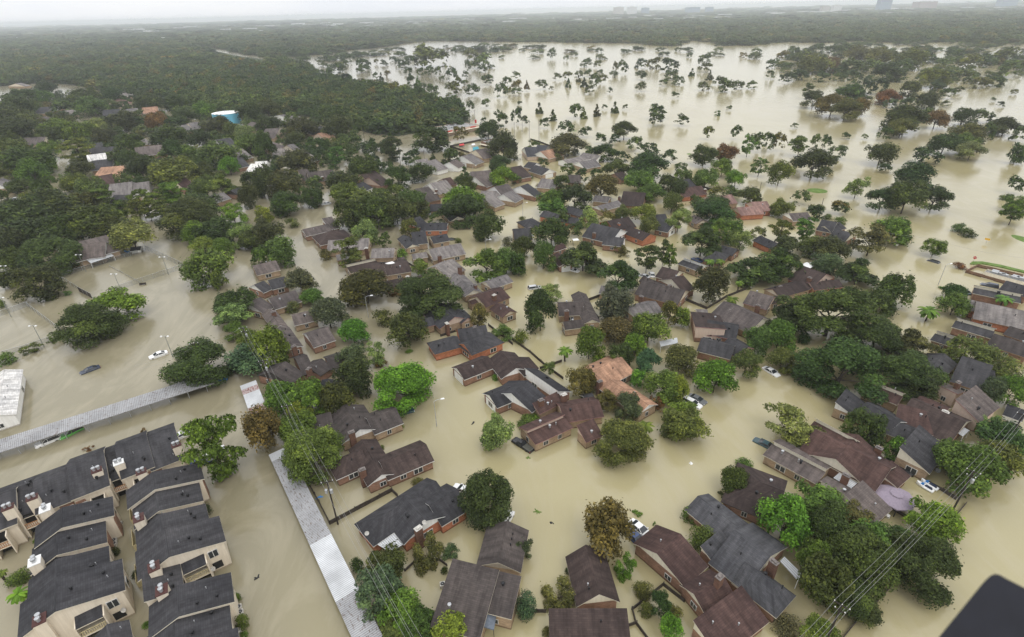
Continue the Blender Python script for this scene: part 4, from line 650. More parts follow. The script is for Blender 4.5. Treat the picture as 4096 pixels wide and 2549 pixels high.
def put_tree(t, i):
    nm, cat = KINDN[t['fm']]; made[cat] = made.get(cat, 0) + 1
    if cat == 'tree' and made[cat] > 318: farleft.append(t); return
    lod = 0 if t['w'] > 190 else (1 if t['w'] > 70 else 2); rg = random.Random(i); p = t['p']; col = [x * rg.uniform(.85, 1.18) for x in TINT[t['tn']]]; col = (col[0] * rg.uniform(.92, 1.1), col[1], col[2], 1)
    r = empty(nm, (p.x, p.y, 0), rg.uniform(0, 6.28)); r['category'] = cat; r['group'] = GROUPN[cat]
    def child(name, me, loc, sc_):
        o = bpy.data.objects.new(name, me); COL.objects.link(o); o.parent = r; o.location = loc; o.scale = sc_; o.color = col; return o
    R, Rz, hc = t['R'], t['Rz'], t['hc']
    if t['fm'] == 'k':
        tall = max(hc, 1.2); child('crown', PALM, (0, 0, tall), (R * 1.1, R * 1.1, R * 1.15))
        mb = MB(); mb.tube([(0, 0, -1), (.15, .1, tall * .5), (0, 0, tall)], .24, 7, .2); o = mb.build('trunk', BARK); o.parent = r; o.matrix_parent_inverse.identity()
        if t['T']: child('dead_frond_skirt', SKIRT, (0, 0, tall), (R * .8, R * .8, R * .9))
    else:
        f_ = FORM[t['fm']]; child('crown', crown_proto(f_, lod, rg.randrange(3)), (0, 0, hc), (R, R, Rz))
        if t['fm'] not in 'u': child('trunk', trunk_proto(rg.randrange(3), 'pole' if t['fm'] in 'pc' else 'broad'), (0, 0, -1), (max(R * (.9 if lod < 1 else .6), .8), max(R * (.9 if lod < 1 else .6), .8), (hc + 1) / 1.0))
    TREEROOTS.append((r, t, cat))
for i, t in enumerate(trees): put_tree(t, i)
# ---------------------------------------------------------------- woods and scattered far trees: masses nobody could count
FARM = [lobes_crown(900 + k, 700, .135, 18, 'round' if k < 5 else 'spread', LEAFR) for k in range(6)]
PC = bpy.data.collections.new('woodland_crowns')
for k, me in enumerate(FARM): o = bpy.data.objects.new('woodland_crown', me); PC.objects.link(o)
def scatter(name, label, pts, scl):
    me = bpy.data.meshes.new(name); me.from_pydata([tuple(p) for p in pts], [], []); a = me.attributes.new('scl', 'FLOAT_VECTOR', 'POINT'); a.data.foreach_set('vector', np.array(scl, 'f').ravel())
    o = bpy.data.objects.new(name, me); COL.objects.link(o); g = bpy.data.node_groups.new(name, 'GeometryNodeTree'); g.interface.new_socket('Geometry', in_out='INPUT', socket_type='NodeSocketGeometry'); g.interface.new_socket('Geometry', in_out='OUTPUT', socket_type='NodeSocketGeometry')
    gi, go = nd(g, 'NodeGroupInput'), nd(g, 'NodeGroupOutput'); ci = nd(g, 'GeometryNodeCollectionInfo', transform_space='ORIGINAL'); ci.inputs['Collection'].default_value = PC; ci.inputs['Separate Children'].default_value = True; ci.inputs['Reset Children'].default_value = True
    ip = nd(g, 'GeometryNodeInstanceOnPoints'); ip.inputs['Pick Instance'].default_value = True; na = nd(g, 'GeometryNodeInputNamedAttribute', data_type='FLOAT_VECTOR'); na.inputs['Name'].default_value = 'scl'
    rv = nd(g, 'FunctionNodeRandomValue', data_type='FLOAT_VECTOR'); rv.inputs[0].default_value = (0, 0, 0); rv.inputs[1].default_value = (.15, .15, 6.28); ri = nd(g, 'FunctionNodeRandomValue', data_type='INT'); ri.inputs[4].default_value = 0; ri.inputs[5].default_value = 5
    for a_, b_ in ((gi.outputs[0], ip.inputs['Points']), (ci.outputs[0], ip.inputs['Instance']), (na.outputs[0], ip.inputs['Scale']), (rv.outputs[0], ip.inputs['Rotation']), (ri.outputs[2], ip.inputs['Instance Index']), (ip.outputs[0], go.inputs[0])): g.links.new(a_, b_)
    o.modifiers.new('trees', 'NODES').node_group = g; tag(o, label, 'woodland', kind='stuff'); return o
def inpoly(x, y, poly):
    r = np.zeros(len(x), bool); n = len(poly)
    for i in range(n):
        (x0, y0), (x1, y1) = poly[i], poly[i - 1]
        with np.errstate(divide='ignore', invalid='ignore'): r ^= ((y0 > y) != (y1 > y)) & (x < (x1 - x0) * (y - y0) / (y1 - y0) + x0)
    return r
def projn(a):
    d = a - np.array([0, 0, CH]); z = d @ np.array(fwd); return 2048 + F * (d @ np.array(rt)) / z, 1274.5 - F * (d @ np.array(up)) / z
def field(y0, y1, s0, ks):
    "jittered rows of points, spacing growing with distance"
    P_ = []; y = y0
    while y < y1:
        s_ = max(s0, ks * y); hw = y * 1.12 + 60; x = np.arange(-hw, hw, s_) ; P_.append(np.c_[x + RNG.uniform(-.5, .5, len(x)) * s_, np.full(len(x), y) + RNG.uniform(-.5, .5, len(x)) * s_, np.full(len(x), s_)]); y += s_ * .9
    return np.concatenate(P_)
WOODS = [[(-400, 365), (0, 345), (180, 330), (330, 345), (440, 370), (560, 395), (700, 410), (850, 440), (960, 470), (1130, 450), (1300, 480), (1470, 530), (1590, 545), (1680, 530), (1800, 515), (1880, 490), (1850, 450), (1740, 410), (1640, 395), (1540, 370), (1400, 345), (1280, 320), (1240, 285), (1160, 255), (1075, 240), (960, 225), (800, 192), (-400, 180)]]
FARW = [[(-1500, 240), (0, 205), (720, 200), (850, 190), (960, 215), (1060, 228), (1100, 232), (1250, 222), (1400, 201), (1530, 190), (1640, 172), (1720, 164), (2048, 168), (2440, 173), (2560, 176), (2690, 188), (2745, 168), (2830, 166), (2900, 187), (3060, 178), (3100, 172), (3320, 170), (3700, 170), (4096, 174), (5600, 155), (5600, -80), (-1500, 60)]]
WATERHOLES = [[(790, 190), (860, 190), (1075, 238), (1080, 278), (1000, 266), (860, 224)], [(1340, 190), (1400, 196), (1480, 185), (1420, 178)], [(2540, 150), (2560, 158), (2590, 152)], [(2610, 131), (2650, 138), (2660, 131)], [(2740, 172), (2800, 180), (2830, 168), (2760, 165)], [(3350, 172), (3480, 180), (3500, 168), (3360, 165)], [(3800, 172), (3860, 176), (3850, 168)]]
fp = field(260, 12500, 9.5, .0125); a3 = np.c_[fp[:, :2], np.zeros(len(fp))]; X_, Y_ = projn(a3)
keep = np.zeros(len(fp), bool)
for pl in WOODS + FARW: keep |= inpoly(X_, Y_, pl)
for pl in WATERHOLES: keep &= ~inpoly(X_, Y_, pl)
tkq = P('i', 1604, 803, 8.5); keep &= (np.hypot(fp[:, 0] - tkq.x, fp[:, 1] - tkq.y) > 26) & (RNG.random(len(fp)) < .93); q = fp[keep]; sz = q[:, 2] * np.clip(RNG.lognormal(-.36, .28, len(q)), .35, 1.25); zr = np.minimum(sz * 1.0, np.where(q[:, 1] > 4000, RNG.uniform(2.5, 4.5, len(q)), RNG.uniform(3.4, 7.5, len(q))))
scatter('woodland', 'dense woods filling the flat land up to the hazy horizon', np.c_[q[:, :2], zr * .9], np.c_[sz, sz, zr])
# loose trees out in the far flood, thinning towards the near side
SC = [([(1080, 232), (1280, 300), (1600, 262), (2000, 240), (2500, 240), (3000, 250), (3100, 220), (3000, 180), (2700, 205), (2400, 192), (2000, 186), (1600, 200), (1250, 224)], .05), ([(3050, 190), (3150, 310), (3600, 330), (4250, 350), (4250, 175), (3500, 175)], .16), ([(1130, 225), (1250, 255), (1500, 232), (1800, 215), (2100, 205), (2050, 186), (1700, 192), (1400, 212)], .22)]
fp = field(420, 2400, 9, .011); a3 = np.c_[fp[:, :2], np.zeros(len(fp))]; X_, Y_ = projn(a3); cl = np.sin(fp[:, 0] * .021 + 1.3 * np.sin(fp[:, 1] * .013)) * np.sin(fp[:, 1] * .017 + np.sin(fp[:, 0] * .031)); keep = np.zeros(len(fp), bool)
for pl, d in SC: keep |= inpoly(X_, Y_, pl) & (RNG.random(len(fp)) < d * np.clip(.35 + 1.3 * cl, .05, 1.6))
q = fp[keep]; sz = q[:, 2] * RNG.uniform(.4, .95, len(q)); zr = np.minimum(sz * .8, RNG.uniform(2.2, 4.8, len(q)))
scatter('far_park_trees', 'countless small trees dotted over the far flooded park', np.c_[q[:, :2], zr * 1.15], np.c_[sz, sz, zr])
# understorey between the far houses on the near edge of the woods
NOFILL = [[(560, 960), (470, 1010), (500, 920), (470, 880), (700, 800), (720, 870)], [(265, 1000), (540, 945), (595, 1450), (240, 1470), (320, 1150)], [(1480, 1440), (1700, 1200), (1822, 1180), (1822, 1300), (1650, 1400)], [(-20, 1300), (60, 1250), (350, 1420), (100, 1480)], [(1300, 950), (1420, 960), (1340, 1150), (1420, 1180), (1300, 1200)]]
NOFILL = [[px('i', *p) for p in pl] for pl in NOFILL]; FILL = [[(-300, 340), (300, 330), (560, 390), (860, 430), (1120, 450), (1480, 540), (1580, 600), (1560, 700), (1400, 800), (1250, 830), (1000, 800), (700, 850), (300, 880), (-300, 900)]]
hb = [(r[1].x, r[1].y, 9.) for r in LAND_REF] + [(r[3].x, r[3].y, 9.) for r in FARROOTS] + [(t['p'].x, t['p'].y, t['R'] * .9) for t in trees]; hb.append((*P('i', 1604, 803, 8.5)[:2], 24.)); hb = np.array(hb)
fp = field(150, 700, 7.5, .012); a3 = np.c_[fp[:, :2], np.zeros(len(fp))]; X_, Y_ = projn(a3); keep = inpoly(X_, Y_, FILL[0]) & (RNG.random(len(fp)) < .32)
for pl in NOFILL: keep &= ~inpoly(X_, Y_, pl)
fp = fp[keep]; dmin = (np.hypot(fp[:, :1] - hb[None, :, 0], fp[:, 1:2] - hb[None, :, 1]) - hb[None, :, 2]).min(1); q = fp[dmin > 1.]; sz = RNG.uniform(2.4, 5.4, len(q)); zr = sz * .75
scatter('understorey', 'unbroken lower greenery between the far houses and trees', np.c_[q[:, :2], zr * .85], np.c_[sz, sz, zr])
q = np.array([(t['p'].x, t['p'].y, t['hc'], t['R'], t['Rz']) for t in farleft]) if farleft else np.zeros((0, 5))
if len(q): scatter('small_park_trees', 'smallest trees dotted through the flooded park', q[:, :3], q[:, [3, 3, 4]])
# ---------------------------------------------------------------- carports, fences, poles, lamps, vehicles, small things
def top(c, x, y, h): return P(c, x, y, h)
def posts_under(root, a, b_, off, n, h, m=METAL):
    for k in range(n):
        p = a.lerp(b_, (k + .5) / n) + off; mb = MB(); mb.tube([(p.x, p.y, -1), (p.x, p.y, h)], .07, 6); mb.build('post', m, root)
def carport(label, c, A, B, C, panels, z=2.3, n=8, group=None):
    a, b_, cc = (P(c, *q, z) for q in (A, B, C)); u = (b_ - a); L = u.length; u.normalize(); nn = Vector((-u.y, u.x, 0)); w = (cc - a).dot(nn); nn *= (1 if w > 0 else -1); w = abs(w)
    root = empty('carport', (a + b_) / 2 + nn * w / 2 - Vector((0, 0, z))); tag(root, label, 'carport', group); LAND_REF.append((' '.join(label.split()[:4]).replace(' running', '').replace(' of', ''), root.location.copy(), 8, root))
    x = 0
    for k, (fr, m) in enumerate(panels):
        x1 = fr * L; mb = MB(); dz = .25 + (k % 2) * .02; q = [a + u * x, a + u * x1, a + u * x1 + nn * w, a + u * x + nn * w]; q = [p + Vector((0, 0, dz if i > 1 else 0.02 * (k % 2))) for i, p in enumerate(q)]
        lo = [p - Vector((0, 0, .18)) for p in q]; mb.face(q, [(x, 0), (x1, 0), (x1, w), (x, w)]); mb.face(lo[::-1])
        for i in range(4): mb.face([lo[i], lo[(i + 1) % 4], q[(i + 1) % 4], q[i]])
        mb.build('roof_panel', m, root); x = x1
    posts_under(root, a, b_, nn * .5, n, z - .1); posts_under(root, a, b_, nn * (w - .5), n, z - .1); return root
carport('long rusty metal carport running beside the charcoal apartment block', 'e', (1443, 1230), (-320, 1800), (1425, 1166), [(1, RUSTY)], n=12)
carport('long patched carport with one white panel between the lane and brick houses', 'b', (85, 285), (700, 1640), (205, 225), [(.05, GREYM), (.40, RUSTY), (.545, RUSTY), (.70, CLEANM), (.80, GREYM), (1, RUSTY)], n=12)
carport('short carport of white and red stained panels under the power pole', 'e', (1612, 1250), (1680, 1445), (1720, 1215), [(.16, GREYM), (.33, REDM), (.62, CLEANM), (.8, CLEANM), (1, REDM)], n=4)
def fence(label, pts, h=.75, m=None, name='wooden_fence', group='drowned wooden fences'):
    pts = [P(c, x, y, h) for c, x, y in pts]; root = empty(name, (pts[0].x, pts[0].y, 0)); tag(root, label, 'fence', None); mb = MB(); m = m or WOOD; n = 0
    for p, q in zip(pts, pts[1:]):
        u = (q - p); u.z = 0; L = u.length; k = max(1, int(L / 2.4)); un = u.normalized()
        for j in range(k):
            s_, e_ = p + u * (j / k), p + u * ((j + 1) / k); hh = h + random.uniform(-.05, .05); mid = (s_ + e_) / 2; mb.box((mid.x, mid.y, -.8), L / k - .02, .1, hh + .8, un)
            if n < 10 and j % 2 == 0: pb = MB(); pb.box((s_.x - un.y * .1, s_.y + un.x * .1, -.8), .14, .12, h + .92, un); pb.build('post', m, root); n += 1
    mb.build('board_panel', m, root); return root
FEN = [('dark board fence between the T-shaped brick house and the striped patio house', [('b', 490, 730), ('b', 910, 508), ('b', 952, 548)], 1.0), ('dark board fence along the patched carport', [('b', 335, 440), ('b', 420, 590), ('b', 492, 728)], .8), ('short board fence behind the rusty bush', [('b', 1000, 1055), ('b', 1068, 990), ('b', 1230, 980), ('b', 1285, 1020)], .6),
 ('dark fence looping round the shrub garden of the maroon gabled house', [('c', 760, 1430), ('c', 835, 1402), ('c', 812, 1310), ('c', 1020, 1145), ('c', 1165, 1258)], .8), ('black fence falling away below the shrub garden', [('c', 838, 1405), ('c', 930, 1530)], .8), ('low dark fence by the skylight house', [('c', 142, 1325), ('c', 232, 1325)], .8),
 ('long dark fence on the open water edge below the big tree mass', [('d', 490, 1530), ('d', 610, 1382), ('d', 730, 1272), ('d', 905, 1085), ('d', 1100, 878)], .6), ('dark fence below the power pole with the transformer', [('d', 1270, 682), ('d', 1340, 600)], .6), ('dark fence between the purple gazebo and the clerestory house', [('d', 765, 580), ('d', 850, 640), ('d', 950, 702)], .7), ('ivy dark fence behind the white jet skis', [('d', 1045, 440), ('d', 1180, 510), ('d', 1275, 570)], .8), ('orange cedar fence behind the beige walled house', [('d', 1205, 15), ('d', 1320, 65), ('d', 1500, 145)], 1.0),
 ('dark fence beside the courtyard house', [('g', 495, 668), ('g', 592, 632)], 1.0), ('dark fence running down past the courtyard house', [('g', 497, 672), ('g', 585, 790)], .9), ('dark fence enclosing the water behind the cream gabled house', [('g', 1085, 625), ('g', 1310, 718), ('g', 1440, 640), ('g', 1580, 585)], .9), ('long dark fence beside the thick trunked palm', [('g', 0, 925), ('g', 120, 1010), ('g', 232, 1108), ('g', 345, 1190)], .8), ('short dark fence leading to the palm', [('g', 190, 1122), ('g', 335, 1072)], .8),
 ('ivy topped dark fence behind the black hipped house', [('f', 1560, 830), ('f', 1640, 890), ('f', 1725, 960)], .8), ('dark fence beside the small white roofed shed', [('f', 880, 318), ('f', 945, 372), ('f', 1060, 440), ('f', 1160, 520)], .8), ('dark fence in front of the pink gabled black house', [('f', 1240, 905), ('f', 1455, 835), ('f', 1520, 800)], .7), ('black wall joining the rusty carport to the grove', [('e', 1430, 1178), ('e', 1520, 1140), ('e', 1625, 1118)], 1.0), ('dark fence round the flooded playground', [('j', 1380, 1035), ('j', 1600, 990)], 1.2), ('dark fence on the near side of the flooded playground', [('j', 1380, 1035), ('j', 1540, 1088)], 1.2), ('park wall behind the blue-grey house', [('k', 130, 985), ('k', 200, 1005), ('k', 290, 1040), ('k', 380, 1075)], 1.2), ('park wall behind the orange stucco house', [('k', 1130, 1250), ('k', 1300, 1310), ('k', 1430, 1345)], 1.2), ('dark fence under the maroon strip roofed house', [('h', 680, 1455), ('h', 860, 1512)], .6), ('brown masonry wall round the sunken pale building', [('h', 1720, 580), ('h', 1335, 470), ('h', 1412, 432), ('h', 1720, 500)], 1.1)]
for lb, pts, h in FEN: fence(lb, pts, h, CEDAR if 'cedar' in lb else (WALL['n'] if 'masonry' in lb else None))
LINK = bpy.data.materials.new('chain_link'); LINK.use_nodes = True; t = LINK.node_tree; bs = t.nodes['Principled BSDF']; bs.inputs['Base Color'].default_value = (.2, .21, .2, 1); tr = nd(t, 'ShaderNodeBsdfTransparent'); ms = nd(t, 'ShaderNodeMixShader'); ms.inputs[0].default_value = .34; t.links.new(tr.outputs[0], ms.inputs[1]); t.links.new(bs.outputs[0], ms.inputs[2]); t.links.new(ms.outputs[0], t.nodes['Material Output'].inputs[0])
def chain(label, pts, h, dense=False):
    pts = [P(c, x, y, 0) for c, x, y in pts]; root = empty('chain_link_fence', pts[0]); tag(root, label, 'fence'); mb = MB(); n = 0
    for p, q in zip(pts, pts[1:]):
        L = Ln(p, q); k = max(1, int(L / 3.2)); mb.face([p, q, q + Vector((0, 0, h)), p + Vector((0, 0, h))])
        for j in range(k + 1):
            s_ = p.lerp(q, j / k); pb = MB(); pb.tube([s_ - Vector((0, 0, .5)), s_ + Vector((0, 0, h + .05))], .045, 5); pb.build('post', METAL, root)
        pb = MB(); pb.tube([p + Vector((0, 0, h)), q + Vector((0, 0, h))], .035, 5); pb.build('top_rail', METAL, root)
    mb.build('wire_mesh', LINK if not dense else WOOD, root)
for lb, pts, h, d in [('tall chain link fence on the far side of the tennis court', [('e', 978, 335), ('e', 1235, 455)], 2.2, 0), ('chain link fence on the near side of the tennis court beside the bench', [('e', 740, 625), ('e', 1235, 460)], 1.8, 0), ('dark screened fence on the clubhouse court edge', [('e', 402, 530), ('e', 530, 605)], 1.6, 0), ('green windscreen end of the tennis court fence', [('e', 532, 615), ('e', 622, 662)], 1.9, 1), ('dark screened fence of the second court', [('e', 190, 720), ('e', 400, 880)], 1.8, 0), ('low chain link fence running past the drowned saplings', [('e', 30, 1045), ('e', 190, 1000), ('e', 330, 950)], 1.5, 0), ('chain link fence of the court at the frame edge', [('e', -20, 790), ('e', 195, 715)], 1.8, 0), ('chain link fence below the clubhouse terrace', [('e', 405, 520), ('e', 700, 430), ('e', 975, 345)], 1.5, 0), ('tennis net rising from the nearer court', [('e', 735, 448), ('e', 828, 494)], .45, 0), ('second half of the tennis net by the bench', [('e', 840, 503), ('e', 940, 556)], .45, 0), ('fence behind the left courts under the oak', [('e', 30, 395), ('e', 200, 495)], 1.6, 0)]: chain(lb, pts, h, d)
# utility poles: given by the point at their head and their height above the water
PT = {}
def pole(label, key, c, x, y, h, arms=2, r=.16, transf=0, cat='utility pole', lean=None, u=(1, .4)):
    p = P(c, x, y, h); b_ = Vector((p.x, p.y, -1)) if lean is None else P(c, *lean, 0); root = empty('utility_pole', (b_.x, b_.y, 0)); tag(root, label, cat); mb = MB(); mb.tube([b_, p], r, 7, r * .7); mb.build('shaft', POLE, root); PT[key] = p; U = Vector((u[0], u[1], 0)).normalized()
    for k in range(arms):
        z = p.z - .3 - k * 1.1; q = b_.lerp(p, (z - b_.z) / (p.z - b_.z)); mb = MB(); mb.box((q.x, q.y, z), 2.2 if k == 0 else 1.5, .12, .14, U); a = mb.build('crossarm', POLE, root)
        for sx in (-.95, 0, .95): ib = MB(); ib.lathe(q + U * sx * (1 if k == 0 else .65) + Vector((0, 0, .14)), [(.05, 0), (.09, .1), (.05, .22)], 6); ib.build('insulator', WHITE, a)
    for k in range(transf):
        z = p.z - 2.2; q = b_.lerp(p, (z - b_.z) / (p.z - b_.z)); ib = MB(); ib.lathe((q.x + .45 * (1 - 2 * k), q.y - .2, z - .5), [(.24, 0), (.27, .1), (.27, .8), (.1, .95)], 10); ib.build('transformer', METAL, root)
    return p
pole('dark power pole with crossed arms at the lower edge beside the tree mass', 'r1', 'd', 500, 1292, 10.5, 2, .17, 0, lean=None, u=(.7, -.7)); pole('black power pole carrying a white transformer beside the willow', 'r2', 'd', 1385, 393, 10.5, 2, .17, 1, u=(.7, -.7)); pole('black power pole at the right frame edge', 'r3', 'd', 1720, 12, 10.5, 1, .17, 0, u=(.7, -.7))
pole('black power pole in front of the round dark tree by the rusty carport', 'e1', 'e', 1300, 962, 10.5, 1, .16, 1, u=(1, .3)); pole('power pole with white insulators above the grove', 'e2', 'e', 1632, 857, 11, 2, .16, 1, u=(1, .3)); pole('power pole with three arms beside the dark brown three gabled house', 'f1', 'f', 45, 1078, 11, 2, .16, 1, u=(1, .3)); pole('power pole rising from the trees over the short carport', 'f2', 'f', 205, 1380, 10.5, 1, .16, 0, u=(1, .3)); pole('power pole with three transformers beside the long patched carport', 'b1', 'b', 476, 462, 11, 1, .16, 2, u=(1, .3))
for k, (c, x, y, h, lb) in enumerate([('j', 1192, 1070, 10, 'bare pole in the water before the big dark oak'), ('j', 760, 920, 11, 'tall pole in front of the dense grove'), ('j', 640, 1180, 11, 'pole beside the dark red roof'), ('j', 1015, 1060, 12, 'tall pole rising from the pines'), ('j', 98, 1320, 11, 'pole among the dark oaks over the tan house'), ('j', 1515, 790, 14, 'pole at the tip of the wood beside the strip shop'), ('j', 1555, 783, 14, 'second pole beyond the strip shop roof'), ('j', 1628, 790, 10, 'pole beyond the shop standing between two saplings'), ('j', 1727, 855, 10, 'pole beside the dark round oak on the shore'), ('k', 15, 870, 14, 'pole on the park shore next to the dark oak'), ('k', 122, 862, 16, 'tallest pole on the park shore'), ('k', 192, 850, 16, 'tall pole next to the rust leaved park tree'), ('k', 72, 850, 9, 'short pole by the pale park tree'), ('k', 1775, 1300, 8, 'leaning stub pole at the park wall'), ('l', 397, 1412, 8, 'leaning stub pole beyond the shrubby bank'), ('k', 1245, 1170, 8, 'thin pole beside the sparse park tree')]): pole(lb, 'x%d' % k, c, x, y, h, 1 if h > 10 and k % 2 == 0 else 0, .13)
def line(label, stations, offs, sag=1.0):
    for q, (dx, dz) in enumerate(offs):
        root = MB()
        for a, b_ in zip(stations, stations[1:]):
            u = (b_ - a).normalized(); s_ = Vector((-u.y, u.x, 0)) * dx + Vector((0, 0, dz)); root.tube([a.lerp(b_, k / 10) + s_ - Vector((0, 0, sag * 4 * (k / 10) * (1 - k / 10))) for k in range(11)], .017, 4, cap=False)
        tag(root.build('power_line', WIRE), label[q], 'power line')
ends = P('b', 1130, 1640, 9.5); endr = P('d', 200, 1600, 9.5); endr3 = P('d', 1900, -190, 10.5)
line(['power wire on the carport side of the left pole row', 'middle power wire of the left pole row', 'house side power wire of the left pole row', 'lowest thick cable of the left pole row'], [PT['e2'], PT['f1'], PT['f2'], PT['b1'], ends], [(-.9, .2), (0, .3), (.9, .2), (0, -1.2)])
line(['outer power wire over the open water edge', 'middle power wire over the big tree mass', 'inner power wire over the tree mass', 'lowest thick cable over the tree mass'], [endr3, PT['r3'], PT['r2'], PT['r1'], endr], [(-.9, .2), (0, .3), (.9, .2), (.2, -1.6)])
line(['upper wire between the carport pole and the grove pole', 'lower wire between the carport pole and the grove pole'], [P('e', 900, 1120, 10), PT['e1'], PT['e2']], [(0, .2), (.5, -1.1)])
line(['long thin wire drawn across the open flood at the avenue'], [P('h', 480, 140, 8), P('h', 1100, 260, 9), P('h', 1800, 400, 9)], [(0, 0)])
def lamp(label, c, x0, y0, x1, y1, kind='street', h=7.):
    "base pixel on the water x1,y1; head at x0,y0"
    p = P(c, x0, y0, h); root = empty('street_lamp' if kind == 'street' else 'court_light', (p.x, p.y, 0)); tag(root, label, 'street lamp' if kind == 'street' else 'court light'); mb = MB(); mb.tube([(p.x, p.y, -1), (p.x, p.y, h)], .1, 6, .06); mb.build('post', METAL if kind == 'street' else plain('galvanised_green', (.2, .22, .2)), root)
    if kind == 'street':
        mb = MB(); mb.tube([(p.x, p.y, h), (p.x + .7, p.y + .2, h + .35), (p.x + 1.6, p.y + .4, h + .4)], .05, 5); mb.build('arm', METAL, root); mb = MB(); mb.box((p.x + 1.9, p.y + .45, h + .32), .9, .38, .18, (1, .25, 0), .7); mb.build('lamp_head', WHITE, root)
    else:
        mb = MB(); mb.tube([(p.x - .9, p.y, h), (p.x + .9, p.y, h)], .05, 5); mb.build('crossbar', METAL, root)
        for sx in (-.9, .9): mb = MB(); mb.box((p.x + sx, p.y - .2, h - .05), .5, .45, .2, (1, 0, 0), .75); mb.build('lamp_head', WHITE, root)
for a in [('twin headed light at the far corner of the tennis court', 'e', 1090, 383, 0, 0, 'c'), ('twin headed light at the near tennis court fence', 'e', 766, 497, 0, 0, 'c'), ('twin headed light by the drowned saplings', 'e', 222, 845, 0, 0, 'c'), ('square headed car park light beside the floating white sedan', 'e', 1108, 915, 0, 0, 'c'), ('twin headed light in front of the clubhouse', 'e', 528, 368, 0, 0, 'c'), ('twin headed light below the pale spreading tree', 'e', 836, 268, 0, 0, 'c'), ('twin headed light on the left court under the oak', 'e', 24, 443, 0, 0, 'c'), ('court light at the left frame edge', 'e', 5, 655, 0, 0, 'c'), ('street lamp in the flood above the grey-brown tan brick house', 'f', 1195, 1355, 0, 0), ('street lamp beside the small ball shrub at the canal', 'f', 1540, 275, 0, 0), ('street lamp in front of the round dark oak on the canal', 'f', 733, 655, 0, 0), ('street lamp leaning at the flooded avenue crossing', 'h', 1195, 440, 0, 0), ('street lamp by the pale water road behind the dark hipped house', 'g', 72, 25, 0, 0), ('street lamp on the flooded side street before the white-walled houses', 'j', 1540, 1185, 0, 0)]: lamp(*a)
